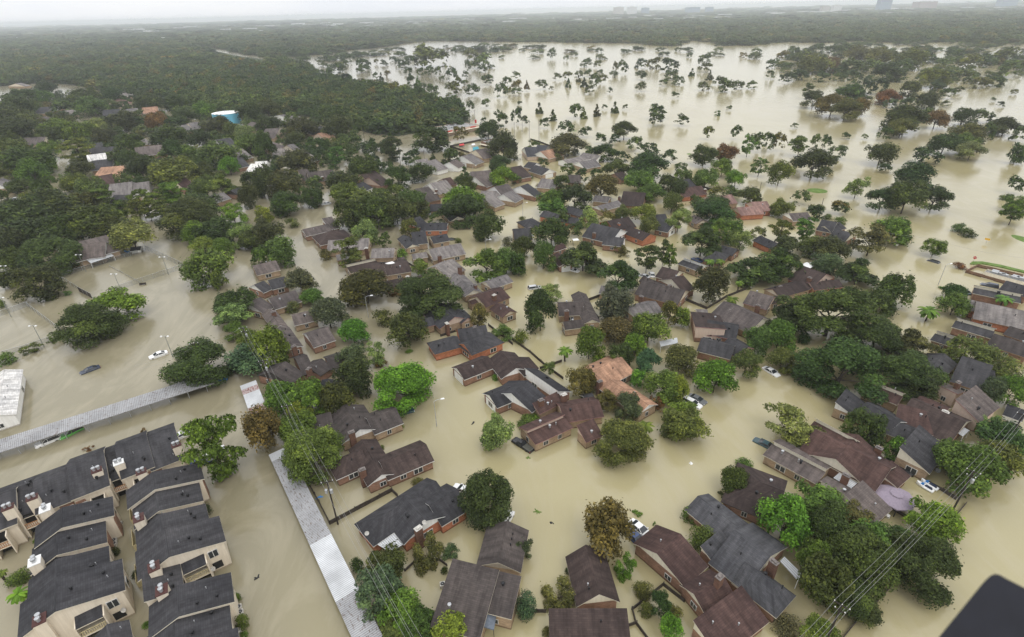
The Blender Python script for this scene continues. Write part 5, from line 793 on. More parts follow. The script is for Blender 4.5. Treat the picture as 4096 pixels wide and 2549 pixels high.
# vehicles: pixel points of front and rear at the body line
CARP = {}
def paint(name, c, rough=.25):
    if name not in CARP: CARP[name] = mat('paint_' + name, c, rough, 0, .6)[0]
    return CARP[name]
PAINT = dict(white=(.78, .78, .77), grey=(.16, .165, .17), silver=(.5, .51, .52), black=(.012, .012, .014), blue=(.03, .06, .16), navy=(.03, .04, .07), teal=(.03, .07, .08), green=(.12, .42, .08), red=(.3, .03, .02), tan=(.4, .33, .22))
CHROME = mat('chrome', (.5, .5, .5), .2, .9)[0]; LIGHTW = mat('headlight_lens', (.7, .7, .68), .15)[0]; TAIL = mat('tail_lens', (.35, .02, .02), .2)[0]; TYRE = plain('tyre', (.02, .02, .02), .9)
def car(label, c, x0, y0, x1, y1, col, kind='sedan', sink=.55):
    "front pixel, rear pixel (body at the waterline); sink = metres of the car under water"
    a, b_ = P(c, x0, y0, .3), P(c, x1, y1, .3); mid = (a + b_) / 2; u = a - b_; rz = math.atan2(u.y, u.x); root = empty({'pickup': 'pickup_truck', 'suv': 'suv', 'sedan': 'sedan'}[kind], (mid.x, mid.y, -sink), rz); tag(root, label, 'pickup truck' if kind == 'pickup' else 'car'); m = paint(col, PAINT[col]); L = {'sedan': 4.7, 'suv': 4.8, 'pickup': 5.7}[kind] / 2; Wd = .92
    prof = {'sedan': [(-L, .5, .86), (-L * .96, .32, .98), (-L * .62, .25, 1.02), (L * .35, .25, .98), (L * .8, .28, .9), (L * .97, .35, .78), (L, .5, .68)], 'suv': [(-L, .5, .95), (-L * .97, .32, 1.1), (L * .4, .28, 1.1), (L * .85, .3, 1.02), (L, .5, .85)], 'pickup': [(-L, .5, 1.0), (-L * .98, .4, 1.08), (L * .42, .35, 1.1), (L * .88, .38, 1.05), (L, .55, .9)]}[kind]
    def sec(x, z0, z1, w):
        return [Vector((x, y, z)) for y, z in ((-w, z0 + .08), (-w, z1 - .12), (-w * .9, z1), (w * .9, z1), (w, z1 - .12), (w, z0 + .08), (w * .85, z0), (-w * .85, z0))]
    R_ = [sec(x, z0, z1, Wd * (1 - .14 * (abs(x) / L) ** 6)) for x, z0, z1 in prof]; mb = MB()
    for A, B in zip(R_, R_[1:]):
        for k in range(8): mb.face([A[k], A[(k + 1) % 8], B[(k + 1) % 8], B[k]])
    mb.face(R_[0]); mb.face(R_[-1][::-1])
    def put(mb, n, mm, **k): o = mb.build(n, mm, None, **k); o.parent = root; return o
    put(mb, 'body', m, smooth=False, weld=True)
    g = {'sedan': (-L * .72, -L * .38, L * .12, L * .48, 1.0, 1.42), 'suv': (-L * .97, -L * .85, L * .15, L * .5, 1.08, 1.68), 'pickup': (-L * .12, -L * .02, L * .28, L * .5, 1.08, 1.72)}[kind]
    lo = [Vector((x, y, g[4])) for x, y in ((g[0], -.86), (g[3], -.86), (g[3], .86), (g[0], .86))]; hi = [Vector((x, y, g[5])) for x, y in ((g[1], -.66), (g[2], -.66), (g[2], .66), (g[1], .66))]
    for k, nme in enumerate(('side_window', 'windscreen', 'side_window', 'rear_window')):
        mb = MB(); q = [lo[k], lo[(k + 1) % 4], hi[(k + 1) % 4], hi[k]]; mb.face(q); put(mb, nme, GLASS)
    mb = MB(); t_ = [p + Vector((0, 0, .05)) for p in [Vector((p.x * .97 + .0, p.y * .93, p.z)) for p in hi]]; mb.face(t_)
    for k in range(4): mb.face([hi[k] * 1.0, hi[(k + 1) % 4], t_[(k + 1) % 4], t_[k]])
    for k in range(4):
        mb.tube([lo[k], hi[k]], .05, 5)
    if kind != 'pickup':
        for s_ in (-1, 1): mb.tube([Vector((0, s_ * .86, g[4])), Vector((-.05, s_ * .66, g[5]))], .045, 5)
    put(mb, 'cabin_roof', m)
    if kind == 'pickup': mb = MB(); mb.box((-L * .56, 0, 1.085), L * .78, 1.5, .02); put(mb, 'cargo_bed', plain('flooded_bed', (.10, .1, .085), .3))
    for s_ in (-1, 1):
        mb = MB(); mb.box((L * .955, s_ * .62, .62 if kind == 'sedan' else .78), .16, .4, .14); put(mb, 'headlight', LIGHTW); mb = MB(); mb.box((-L * .975, s_ * .66, .72 if kind == 'sedan' else .85), .14, .3, .16); put(mb, 'tail_light', TAIL); mb = MB(); mb.box((L * .4, s_ * 1.0, g[4] - .02), .14, .2, .13); put(mb, 'wing_mirror', m)
        for x in (-.6, .62): mb = MB(); mb.tube([Vector((x * L, s_ * .72, .33)), Vector((x * L, s_ * .9, .33))], .33, 14); put(mb, 'wheel', TYRE)
    return root
for a in [('floating white sedan in the open tennis lagoon', 'e', 1003, 1062, 1124, 1022, 'white', 'sedan', .35), ('dark blue-grey sedan sunk to its doors in the lagoon', 'e', 548, 1160, 656, 1120, 'navy', 'sedan', .55), ('white car half under the long rusty carport', 'a', 290, 205, 352, 180, 'white', 'suv', .5), ('bright green car half under the long rusty carport', 'a', 452, 145, 500, 122, 'green', 'suv', .6), ('white car nose beside the end of the apartment block', 'a', 1262, 138, 1212, 160, 'white', 'sedan', .3), ('blue-grey pickup truck beneath the tall pine', 'a', 1290, 350, 1400, 322, 'blue', 'pickup', .5), ('white sedan beyond the pickup beneath the tall pine', 'a', 1385, 292, 1492, 245, 'white', 'sedan', .4),
  ('dark grey wagon at the corner of the grey-brown tan brick house', 'f', 1035, 1412, 955, 1432, 'teal', 'suv', .6), ('black pickup truck beside the maroon stepped house', 'c', 8, 175, 140, 262, 'black', 'pickup', .55), ('white sedan nosing against the maroon gabled garage', 'c', 918, 830, 805, 738, 'white', 'sedan', .4), ('blue sedan hidden between conical tree and maroon garage', 'c', 870, 880, 795, 810, 'blue', 'sedan', .45), ('teal sedan drowned near the long clerestory house', 'c', 1650, 185, 1745, 232, 'teal', 'sedan', .6), ('white wagon drifting below the bright tree', 'g', 1250, 1385, 1170, 1345, 'white', 'suv', .5), ('grey sedan next to the drifting white wagon', 'g', 1285, 1358, 1205, 1318, 'grey', 'sedan', .5), ('white car roof under the broad oak by the maroon house', 'g', 435, 476, 390, 464, 'white', 'sedan', .6), ('white car alone on the canal above the dark oaks', 'g', 1770, 1168, 1715, 1135, 'white', 'sedan', .55), ('tan white wagon behind the maroon twin roofed house', 'g', 178, 585, 128, 592, 'silver', 'suv', .6), ('blue sedan before the charcoal hipped house', 'g', 1215, 392, 1272, 415, 'blue', 'sedan', .4), ('pale car nosed in behind the black-brown house', 'g', 865, 505, 905, 516, 'silver', 'sedan', .5), ('white car parked against the black-brown house', 'g', 935, 488, 945, 512, 'white', 'sedan', .5), ('rusty red car below the pale antler tree', 'g', 1350, 317, 1395, 326, 'red', 'sedan', .5), ('black car with only its roof above the avenue water', 'h', 1085, 402, 1125, 414, 'black', 'suv', 1.05), ('dark blue van awash beside the masonry wall', 'h', 1430, 562, 1550, 586, 'navy', 'suv', .6), ('dark car behind the green shrubs on the avenue', 'h', 1300, 598, 1345, 628, 'teal', 'sedan', .6), ('black car behind the cream stepped dark house', 'f', 1335, 262, 1290, 268, 'black', 'sedan', .6), ('white car under the round dark tree by the striped patio house', 'b', 1365, 510, 1425, 535, 'white', 'sedan', .35), ('white car tucked between tree and big grey-brown house', 'b', 1690, 705, 1665, 745, 'white', 'suv', .4), ('white car parked by the stone walled far house', 'i', 1090, 1028, 1125, 1022, 'white', 'sedan', .4), ('pale car at the far end of the left canal', 'i', 140, 1412, 90, 1422, 'white', 'suv', .5), ('grey car under dark oaks near the canal bend', 'f', 455, 28, 490, 22, 'silver', 'sedan', .4)]: car(*a)
# boats and garden things
def jetski(label, c, x0, y0, x1, y1):
    a, b_ = P(c, x0, y0, .3), P(c, x1, y1, .3); u = a - b_; mid = (a + b_) / 2; r = empty('jet_ski', (mid.x, mid.y, -.1), math.atan2(u.y, u.x)); tag(r, label, 'jet ski', 'jet skis'); L = max(1.5, u.length / 2)
    def put(mb, n, m, **k): o = mb.build(n, m, None, **k); o.parent = r
    mb = MB(); R_ = []
    for x, w, z in ((-L, .5, .55), (-L * .5, .58, .6), (0, .58, .62), (L * .5, .48, .7), (L * .85, .24, .8), (L, .05, .86)): R_.append([Vector((x, y, zz)) for y, zz in ((-w * .6, 0), (-w, z * .7), (-w * .8, z), (w * .8, z), (w, z * .7), (w * .6, 0))])
    for A, B in zip(R_, R_[1:]):
        for k in range(6): mb.face([A[k], A[(k + 1) % 6], B[(k + 1) % 6], B[k]])
    mb.face(R_[0]); mb.face(R_[-1][::-1]); put(mb, 'hull', WHITE, weld=True); mb = MB(); mb.box((-L * .35, 0, .6), L * .9, .42, .35, (1, 0, 0), .7); put(mb, 'seat', paint('navy', PAINT['navy'])); mb = MB(); mb.tube([Vector((L * .2, -.4, 1.05)), Vector((L * .3, 0, 1.0)), Vector((L * .2, .4, 1.05))], .05, 5); mb.box((L * .35, 0, .7), .5, .5, .3, (1, 0, 0), .5); put(mb, 'handlebar', BLUE)
jetski('white jet ski with blue seat nearest the gazebo', 'd', 1008, 472, 1105, 528); jetski('white jet ski floating against the ivy fence', 'd', 1035, 456, 1138, 516)
def hullboat(label, c, x0, y0, x1, y1, m, cover, hw=.8):
    a, b_ = P(c, x0, y0, .3), P(c, x1, y1, .3); u = a - b_; mid = (a + b_) / 2; r = empty('boat', (mid.x, mid.y, 0), math.atan2(u.y, u.x)); tag(r, label, 'boat'); L = u.length / 2; mb = MB(); R_ = []
    for q in range(9):
        x = -1 + q / 4; w = hw * math.sqrt(max(.01, 1 - abs(x) ** 2.4)); R_.append([Vector((x * L, y, z)) for y, z in ((-w * .5, -.2), (-w, .45), (w, .45), (w * .5, -.2))])
    for A, B in zip(R_, R_[1:]):
        for k in range(4):
            if k != 1: mb.face([A[k], A[(k + 1) % 4], B[(k + 1) % 4], B[k]])
    o = mb.build('hull', m); o.parent = r; mb = MB()
    for A, B in zip(R_, R_[1:]):
        for sgn, i in ((0, 1), (1, 2)):
            ta, tb = (A[1] + A[2]) / 2 + Vector((0, 0, .35)), (B[1] + B[2]) / 2 + Vector((0, 0, .35)); mb.face([A[i] * .98, B[i] * .98, tb, ta])
    o = mb.build('cover', cover); o.parent = r
hullboat('long boat under a black tarp between maroon and black roofs', 'd', 790, 312, 982, 428, BLACK, plain('black_tarp', (.02, .02, .021), .35, 0, .4, 1.), 1.4); hullboat('small white dinghy with blue cover beside the garden shed', 'e', 838, 340, 874, 355, WHITE, BLUE, .9); hullboat('little pale dinghy beside the black roofed house', 'd', 1122, 382, 1160, 398, METAL, plain('grey_tarp', (.3, .31, .32)), .5); hullboat('small white skiff drifting under the clerestory house eave', 'd', 795, 690, 820, 706, WHITE, WHITE, .4)
# octagonal gazebo
gz_ = P('d', 862, 562, 2.4); r = empty('gazebo', (gz_.x, gz_.y, 0)); tag(r, 'purple octagonal gazebo canopy standing beside the jet skis', 'gazebo'); PUR = plain('lilac_canvas', (.27, .225, .275), .8, 0, .12); LAND_REF.append(('purple gazebo', gz_, 3, r))
mb = MB(); n8 = [Vector((math.cos(k * math.pi / 4 + .3), math.sin(k * math.pi / 4 + .3), 0)) for k in range(8)]; Rg = 3.3
for k in range(8):
    a, b_ = n8[k], n8[(k + 1) % 8]; mb.face([gz_ + a * Rg - Vector((0, 0, .3)), gz_ + b_ * Rg - Vector((0, 0, .3)), gz_ + b_ * 1 + Vector((0, 0, .5)), gz_ + a * 1 + Vector((0, 0, .5))]); mb.face([gz_ + a * Rg - Vector((0, 0, .3)), gz_ + b_ * Rg - Vector((0, 0, .3)), gz_ + b_ * Rg - Vector((0, 0, .55)), gz_ + a * Rg - Vector((0, 0, .55))])
mb.build('canopy', PUR, r); mb = MB()
for k in range(8): a, b_ = n8[k], n8[(k + 1) % 8]; mb.face([gz_ + a * 1.15 + Vector((0, 0, .65)), gz_ + b_ * 1.15 + Vector((0, 0, .65)), gz_ + Vector((0, 0, 1.05))])
mb.build('vent_cap', PUR, r)
for k in range(8): p = gz_ + n8[k] * 3.0; mb = MB(); mb.tube([(p.x, p.y, -1), (p.x, p.y, 2.1)], .08, 6); mb.build('post', BLACK, r)
def canopy(label, c, pts, z, m, peak=.5, n='patio_canopy', posts=True, cat='canopy'):
    q = [P(c, x, y, z) for x, y in pts]; ctr = sum(q, Vector()) / 4; r = empty(n, (ctr.x, ctr.y, 0)); tag(r, label, cat); mb = MB()
    for k in range(4): mb.face([q[k], q[(k + 1) % 4], ctr + Vector((0, 0, peak))]); mb.face([q[k], q[(k + 1) % 4], q[(k + 1) % 4] - Vector((0, 0, .22)), q[k] - Vector((0, 0, .22))])
    mb.build('cloth', m, r)
    for p in q if posts else []: mb = MB(); p = p.lerp(ctr, .06); mb.tube([(p.x, p.y, -1), (p.x, p.y, z)], .05, 5); mb.build('post', BLACK, r)
canopy('grey pyramid canopy in the corner of the big grey-brown house', 'b', [(1512, 1305), (1622, 1335), (1600, 1462), (1492, 1430)], 2.6, plain('slate_canvas', (.12, .14, .17), .8, 0, .15)); canopy('blue-green play canopy in the flooded playground', 'j', [(1542, 1050), (1580, 1042), (1590, 1066), (1545, 1078)], 2.2, plain('teal_canvas', (.02, .25, .32), .6), .4); canopy('red play frame roof in the flooded playground', 'j', [(1446, 1026), (1478, 1022), (1484, 1032), (1448, 1037)], 1.2, RED, .4); canopy('white play frame roof in the flooded playground', 'j', [(1534, 1024), (1556, 1020), (1560, 1030), (1536, 1034)], 1.2, WHITE, .4); canopy('white pergola canopy behind the dark brown flat roofed house', 'f', [(868, 425), (915, 412), (945, 430), (900, 446)], 3.4, WHITE, .2)
canopy('white square shade behind dark trees near the broad oak', 'g', [(405, 262), (440, 258), (452, 270), (412, 274)], 2.4, WHITE, .1); canopy('bright white shade roof under the long dark oaks', 'h', [(228, 430), (262, 418), (314, 440), (270, 464)], 3.0, WHITE, .3)
def shed(label, c, A, B, C, wc, m):
    a, b_, cc = (P(c, *q, 1.4) for q in (A, B, C)); w = Wing('g', a, b_, cc, 1.4, .7, .5, 0, 0); ctr = w.pt(w.L / 2, w.W / 2, 0); r = empty('garden_shed', ctr); tag(r, label, 'shed'); x = [MB(), [], MB(), MB()]; make_wing(w, *x); x[0].build('wall', WALL[wc], r); [g_.build('gable', WALL[wc], r) for g_ in x[1]]; x[2].build('roof', m, r); x[3].build('fascia', TRIM['w'], r)
shed('small beige outbuilding above the pink clerestory house', 'g', (1250, 770), (1312, 770), (1240, 738), 'b', ROOF['L']); shed('white garden shed at the right frame edge', 'd', (1590, 15), (1700, 55), (1640, -40), 'w', ROOF['D']); shed('small white shed under the pale spreading tree', 'e', (880, 342), (940, 335), (870, 325), 'w', ROOF['D']); shed('tiny pale shed beside the grey fence corner', 'f', (962, 412), (1000, 402), (955, 398), 'w', ROOF['G'])
shed('little dark shed in the trees behind the tan shingled house', 'g', (505, 1360), (555, 1345), (460, 1315), 'd', ROOF['D'])
# air conditioners, dishes, bin, bench, signs
FANM = plain('fan_grille', (.05, .05, .05), .7)
def acu(c, x, y, label):
    p = P(c, x, y, .55); r = empty('air_conditioner', (p.x, p.y, 0), random.uniform(-.2, .2) + .3); tag(r, label, 'air conditioner', 'air conditioners beside the apartment blocks')
    mb = MB(); mb.box((0, 0, -.5), .85, .85, 1.1); o = mb.build('case', CONC); o.parent = r; mb = MB(); mb.lathe((0, 0, .6), [(.34, 0), (.34, .025)], 14); o = mb.build('fan', FANM); o.parent = r; mb = MB(); mb.lathe((0, 0, .625), [(.09, 0), (.07, .05)], 8); o = mb.build('fan_hub', METAL); o.parent = r
AC = [('a', 800, 745, 'upper'), ('a', 788, 775, 'lower')]; wd = ['first', 'second', 'third', 'fourth', 'fifth', 'sixth', 'seventh', 'eighth', 'ninth', 'tenth']
for k, (x, y) in enumerate([(800, 745), (788, 776), (764, 858), (764, 880), (836, 1190), (845, 1220)]): acu('a', x, y, f'white air conditioner in the middle alley, {wd[k]} counting from the long block')
for k, (x, y) in enumerate([(1375, 507), (1381, 537), (1352, 595), (1491, 922), (1604, 1306), (1615, 1340), (1597, 1468)]): acu('a', x, y, f'white air conditioner on the open water side, {wd[k]} counting from the pine')
acu('b', 1254, 1153, 'lone white air conditioner beside the big grey-brown house wall')
def dish(c, x, y, z, label):
    p = P(c, x, y, z); r = empty('satellite_dish', p); tag(r, label, 'satellite dish'); mb = MB(); n_ = Vector((.2, -.8, .55)).normalized(); q = n_.to_track_quat('Z', 'Y')
    for (r0_, z0), (r1_, z1) in (((.0, 0), (.2, .03)), ((.2, .03), (.4, .12))):
        for k in range(12):
            f_ = lambda r_, z_, a: p + q @ Vector((r_ * math.cos(a), r_ * math.sin(a), z_)); a0, a1 = k * math.pi / 6, (k + 1) * math.pi / 6; mb.face([f_(r0_, z0, a0), f_(r1_, z1, a0), f_(r1_, z1, a1), f_(r0_, z0, a1)])
    mb.build('reflector', CONC, r); mb = MB(); mb.tube([p, p - Vector((0, 0, .7))], .04, 5); mb.tube([p, p + n_ * .45], .02, 4); mb.build('mast', METAL, r)
dish('a', 832, 1328, 2.2, 'white dish at the foot of the middle block gable'); dish('a', 1383, 1060, 2.2, 'white dish under the balcony of the open water block'); dish('a', 1434, 1050, 2.2, 'white dish at the corner below the dark window'); dish('b', 746, 812, 3.0, 'white dish on the charcoal roof hip beside the patio'); dish('b', 1132, 738, 5.2, 'white dish on the ridge end above the brick chimney'); dish('a', 1368, 662, 3.5, 'white dish at the side wall by the hedge')
p = P('e', 1498, 1190, .6); r = empty('dumpster', (p.x, p.y, 0), .25); tag(r, 'blue dumpster with dark lid afloat beside the rusty carport end', 'dumpster'); mb = MB(); mb.box((0, 0, -.6), 2.1, 1.5, 1.2, (1, 0, 0), 1.08); o = mb.build('bin', BLUE); o.parent = r; mb = MB(); mb.box((0, .1, .61), 2.1, 1.3, .08); o = mb.build('lid', BLACK); o.parent = r; LAND_REF.append(('blue dumpster', p, 1, r))
p = P('e', 958, 566, .3); r = empty('bench', (p.x, p.y, 0), .2); tag(r, 'dark bench outside the tennis court fence', 'bench')
mb = MB(); mb.box((0, 0, .2), 2.2, .5, .08); o = mb.build('seat', WOOD); o.parent = r; mb = MB(); mb.box((0, .25, .28), 2.2, .06, .45); o = mb.build('backrest', WOOD); o.parent = r
for sx in (-.9, .9): mb = MB(); mb.box((sx, 0, -.6), .08, .45, .8); o = mb.build('leg', BLACK); o.parent = r
def board(label, c, x, y, z, w, h, m, n, shape='rect', text=None, tc_=None):
    p = P(c, x, y, z); d = (CAMP - p); d.z = 0; d.normalize(); u = Vector((-d.y, d.x, 0)); r = empty(n, (p.x, p.y, 0)); tag(r, label, 'sign'); mb = MB(); mb.tube([(p.x, p.y, -1), (p.x, p.y, z)], .05, 5); mb.build('post', METAL, r); mb = MB(); K = 8 if shape == 'oct' else 4
    cs = [(math.cos(math.pi / 8 + k * math.pi / 4) * w / 1.85, math.sin(math.pi / 8 + k * math.pi / 4) * h / 1.85) for k in range(8)] if K == 8 else [(-w / 2, -h / 2), (w / 2, -h / 2), (w / 2, h / 2), (-w / 2, h / 2)]
    fr = [p + u * a + Vector((0, 0, b)) + d * .06 for a, b in cs]; bk = [q - d * .04 for q in fr]; mb.face(fr); mb.face(bk[::-1])
    for k in range(K): mb.face([fr[k], fr[(k + 1) % K], bk[(k + 1) % K], bk[k]])
    mb.build('panel', m, r)
    if text:
        cu = bpy.data.curves.new('lettering', 'FONT'); cu.body = text; cu.size = h * .42; cu.align_x = 'CENTER'; cu.align_y = 'CENTER'; cu.extrude = .004; cu.materials.append(tc_ or WHITE); o = bpy.data.objects.new('lettering', cu); COL.objects.link(o); dg = bpy.context.evaluated_depsgraph_get(); me = bpy.data.meshes.new_from_object(o.evaluated_get(dg)); bpy.data.objects.remove(o); o = bpy.data.objects.new('lettering', me); COL.objects.link(o); o.parent = r; o.matrix_parent_inverse.identity()
        Mx = Matrix((u, Vector((0, 0, 1)), d)).transposed().to_4x4(); Mx.translation = p + d * .075 - Vector((p.x, p.y, 0)); o.matrix_basis = Mx
board('red octagonal stop sign beside the grass bank', 'h', 1391, 388, 1.7, 1.0, 1.0, RED, 'stop_sign', 'oct', 'STOP'); board('yellow double arrow warning sign out in the avenue flood', 'h', 1475, 264, 1.6, 1.6, .7, plain('yellow_paint', (.75, .42, .03), .5), 'warning_sign'); board('small white notice at the foot of the bare branching tree', 'h', 868, 303, 1.3, .8, .8, WHITE, 'notice_sign')
board('red and white pylon sign at the tip of the wood', 'j', 1563, 865, 4.0, 1.5, 2.6, RED, 'pylon_sign')
# water tank
tk = P('i', 1604, 830, 0); zt = 8.5; tkp = P('i', 1604, 803, zt); _, _, zz = proj(tkp); Rt = 90 * S3 * zz / F; r = empty('water_tank', (tkp.x, tkp.y, 0)); tag(r, 'pale blue round water tank with a white roof among the trees', 'water tank'); LAND_REF.append(('pale blue water tank', tkp, 10, r))
mb = MB(); mb.lathe((tkp.x, tkp.y, -1), [(Rt, 0), (Rt, zt + 1)], 40); mb.build('wall', plain('pale_blue_paint', (.16, .50, .68), .5, 0, .1, .3), r); mb = MB(); mb.lathe((tkp.x, tkp.y, zt), [(Rt * 1.01, 0.02), (Rt * 1.01, .12), (.8, 1.0)], 40); ro_ = mb.build('roof', WHITE, r); mb = MB(); mb.lathe((tkp.x, tkp.y, zt + .95), [(.7, 0), (.7, .5), (.3, .7)], 12); mb.build('hatch', WHITE, ro_)
# strip shop and flat building on the park shore
def flat(ref, label, c, A, B, C, h, wc, name, signs=()):
    a, b_, cc = (P(c, *q, h) for q in (A, B, C)); w = Wing('f', a, b_, cc, h, .1, .5, 0, 0); ctr = w.pt(w.L / 2, w.W / 2, 0); r = empty(name, ctr); tag(r, label, 'shop' if 'shop' in name else 'building'); mb = MB(); ox = lambda x, y, z: w.pt(x, y, z); L, Wd = w.L, w.W; LAND_REF.append((ref, ctr, 15, r))
    for (x0, y0, x1, y1) in ((0, 0, L, 0), (L, 0, L, Wd), (L, Wd, 0, Wd), (0, Wd, 0, 0)): mb.face([ox(x0, y0, -1), ox(x1, y1, -1), ox(x1, y1, h + .5), ox(x0, y0, h + .5)], [(0, 0), (Ln(ox(x0, y0, 0), ox(x1, y1, 0)), 0), (Ln(ox(x0, y0, 0), ox(x1, y1, 0)), h + 1), (0, h + 1)])
    mb.build('wall', WALL[wc], r); mb = MB(); mb.face([ox(.05, .05, h), ox(L - .05, .05, h), ox(L - .05, Wd - .05, h), ox(.05, Wd - .05, h)]); rf = mb.build('flat_roof', plain('tar_roof', (.28, .275, .27), .9, 0, .3, .3), r)
    for k in range(7): q = ox(random.uniform(.1, .9) * L, random.uniform(.25, .8) * Wd, h); mb = MB(); mb.box(q, 1.8, 1.3, 1.0, w.u); mb.build('rooftop_unit', METAL, rf)
    for x0, x1 in signs: q = ox((x0 + x1) / 2 * L, -.12, h - .6); mb = MB(); mb.box(q, (x1 - x0) * L, .15, .7, w.u); mb.build('sign_board', RED, r)
    mb = MB(); mb.box(ox(L / 2, -1.2, h - 1.1), L * .98, 2.2, .18, w.u); mb.build('awning', TRIM['c'], r)
flat('salmon strip shop', 'salmon walled strip shop with red sign boards at the tip of the wood', 'j', (1345, 938), (1586, 893), (1290, 905), 3.6, 'p', 'strip_shop', ((.04, .2), (.3, .42), (.74, .9))); flat('flat roofed brown building', 'flat roofed brown building beside the flooded playground', 'j', (1600, 1012), (1770, 1048), (1630, 985), 2.6, 'n', 'flat_roofed_building'); flat('sunken white building', 'low white building sunk inside the brown masonry wall', 'h', (1450, 490), (1715, 560), (1465, 470), 1.0, 'c', 'sunken_building')
# grass showing above the flood
def mound(label, c, x, y, w, h, name='grass_mound'):
    p, a, b_ = P(c, x, y), P(c, x + w / 2, y), P(c, x, y - h / 2); rx, ry = Ln(p, a), Ln(p, b_); mb = MB(); mb.v = []; R_ = []
    for r_, z in ((1, -.1), (.8, .12), (.4, .22)): R_.append([Vector((p.x + rx * r_ * math.cos(k * math.pi / 14), p.y + ry * r_ * math.sin(k * math.pi / 14), z)) for k in range(28)])
    for A, B in zip(R_, R_[1:]):
        for k in range(28): mb.face([A[k], A[(k + 1) % 28], B[(k + 1) % 28], B[k]])
    mb.face(R_[-1]); tag(mb.build(name, GRASS), kind='structure')
for a in [('l', 350, 1358, 155, 36), ('k', 445, 932, 38, 6), ('k', 1262, 1097, 42, 9), ('h', 1715, 265, 100, 55)]: mound('', *a)
pts = [P('h', x, y) for x, y in ((1355, 432), (1372, 418), (1440, 418), (1560, 440), (1725, 480), (1725, 494), (1560, 455), (1440, 432), (1385, 436))]; mb = MB(); mb.prism(pts, -.2, .3); tag(mb.build('grass_bank', GRASS), kind='structure')
for lb, c, x, y, m_, k in [('small green twig afloat below the black pickup', 'c', 110, 305, GRASS, 7), ('green branch adrift in the open water before the conical tree', 'c', 168, 668, GRASS, 8), ('dark speck of rubbish adrift left of the conical tree', 'c', 270, 740, BLACK, 4), ('pale plank adrift beside the right hand street water', 'c', 1215, 347, WHITE, 4), ('blue crate floating beside the patched carport', 'b', 422, 573, BLUE, 4), ('dark debris adrift beside the round pale tree', 'b', 1462, 76, BLACK, 5), ('dark speck drifting off the stepped block', 'b', 12, 1115, BLACK, 4)]:
    p = P(c, x, y, 0); rr = random.Random(x); mb = MB()
    for q in range(k): a = rr.uniform(0, 6.28); l = rr.uniform(.3, .9); mb.box(p + Vector((math.cos(a) * l * .5, math.sin(a) * l * .5, -.05 + q * .004)), l, rr.uniform(.12, .3), .14, (math.cos(a), math.sin(a), 0), .7)
    tag(mb.build('floating_debris', m_), lb, 'debris', None, 'thing')
# far buildings in the haze
def block(label, c, x0, x1, yb, yt, m, dist=None):
    X0, Y0 = px(c, x0, yb); X1, _ = px(c, x1, yb); Xm = (X0 + X1) / 2; D = dist; d0 = unp(Xm, Y0, 0) if unp(Xm, Y0, 0).y < 20000 and unp(Xm, Y0, 0).y > 0 else None
    ray = (unp(Xm, Y0, 0) - CAMP).normalized() if d0 else None; p = Vector((0, D, 0)); p.x = D * (Xm - 2048) / F / ct * 1.0
    q = proj(p); p.x += (Xm - q[0]) * q[2] / F; z = proj(p)[2]; wd = (x1 - x0) * CR[c][2] * z / F; _, Yt = px(c, 0, yt); h = 10
    for _ in range(30): h += (proj((p.x, p.y, h))[1] - Yt) * z / F * .9
    h = max(4, h); wd *= .85; r = empty('far_building', (p.x, p.y, 0)); tag(r, label, 'building'); mb = MB(); mb.box((p.x, p.y, -1), wd, wd * .6, h + 1); mb.build('wall', m, r); mb = MB(); mb.box((p.x, p.y, h + .004), wd * .4, wd * .3, max(1.5, h * .05)); mb.build('roof_plant', CONC, r)
def tower(name, c, g_):
    m, t, b = mat(name, c, .5); w_ = nd(t, 'ShaderNodeTexWave', i_Scale=.08, wave_type='BANDS', bands_direction='Z'); t.links.new(geo(t), w_.inputs['Vector']); t.links.new(ramp(t, w_.outputs[1], (.4, c), (.6, g_)), b.inputs['Base Color']); return m
TG = tower('tower_glass', (.25, .32, .42), (.15, .2, .28)); TB = tower('tower_beige', (.6, .55, .5), (.3, .28, .27)); TP = tower('tower_pink', (.42, .3, .28), (.2, .16, .16)); TW = tower('tower_white', (.8, .8, .8), (.5, .5, .5))
for a in [('tall grey-blue glass tower standing alone on the horizon', 'l', 765, 860, 55, -12, TG, 5600), ('broad pinkish office block on the horizon beside the glass tower', 'l', 1030, 1180, 52, 12, TP, 6200), ('pale twin slab on the horizon by the white sheds', 'l', 445, 515, 78, 37, TW, 5600), ('low grey slab next to the pale horizon twin slab', 'l', 365, 430, 72, 42, TB, 5800), ('hazy beige office block on the horizon, largest of its cluster', 'k', 715, 795, 85, 52, TB, 7600), ('hazy white office block in the horizon cluster', 'k', 812, 888, 88, 50, TW, 7700), ('grey stub block in the horizon cluster', 'k', 915, 975, 85, 56, TG, 7600), ('long hazy blue block on the horizon', 'k', 1228, 1335, 82, 52, TG, 7600), ('short blue block beyond the long hazy one', 'k', 1370, 1430, 75, 50, TG, 7600), ('dark office block on the far right horizon', 'l', 1625, 1750, 40, -5, TG, 6000), ('low white works beyond the wood', 'i', 1150, 1180, 290, 268, TW, P('i', 1165, 290).y)]: block(*a)
wr = MB()
for k in range(260):
    X = RNG.uniform(-300, 4400); D = RNG.uniform(2600, 6500); p = Vector((D * (X - 2048) / F / ct, D, 0)); s_ = D * .012; wr.box(p, s_ * RNG.uniform(.6, 2.4), s_ * .6, RNG.uniform(6, 11) * D / 3500)
tag(wr.build('distant_rooftops', plain('pale_roofs', (.6, .6, .6), .8, 0, .3, .002)), 'countless pale rooftops of the hazy far city', 'rooftops', kind='stuff')
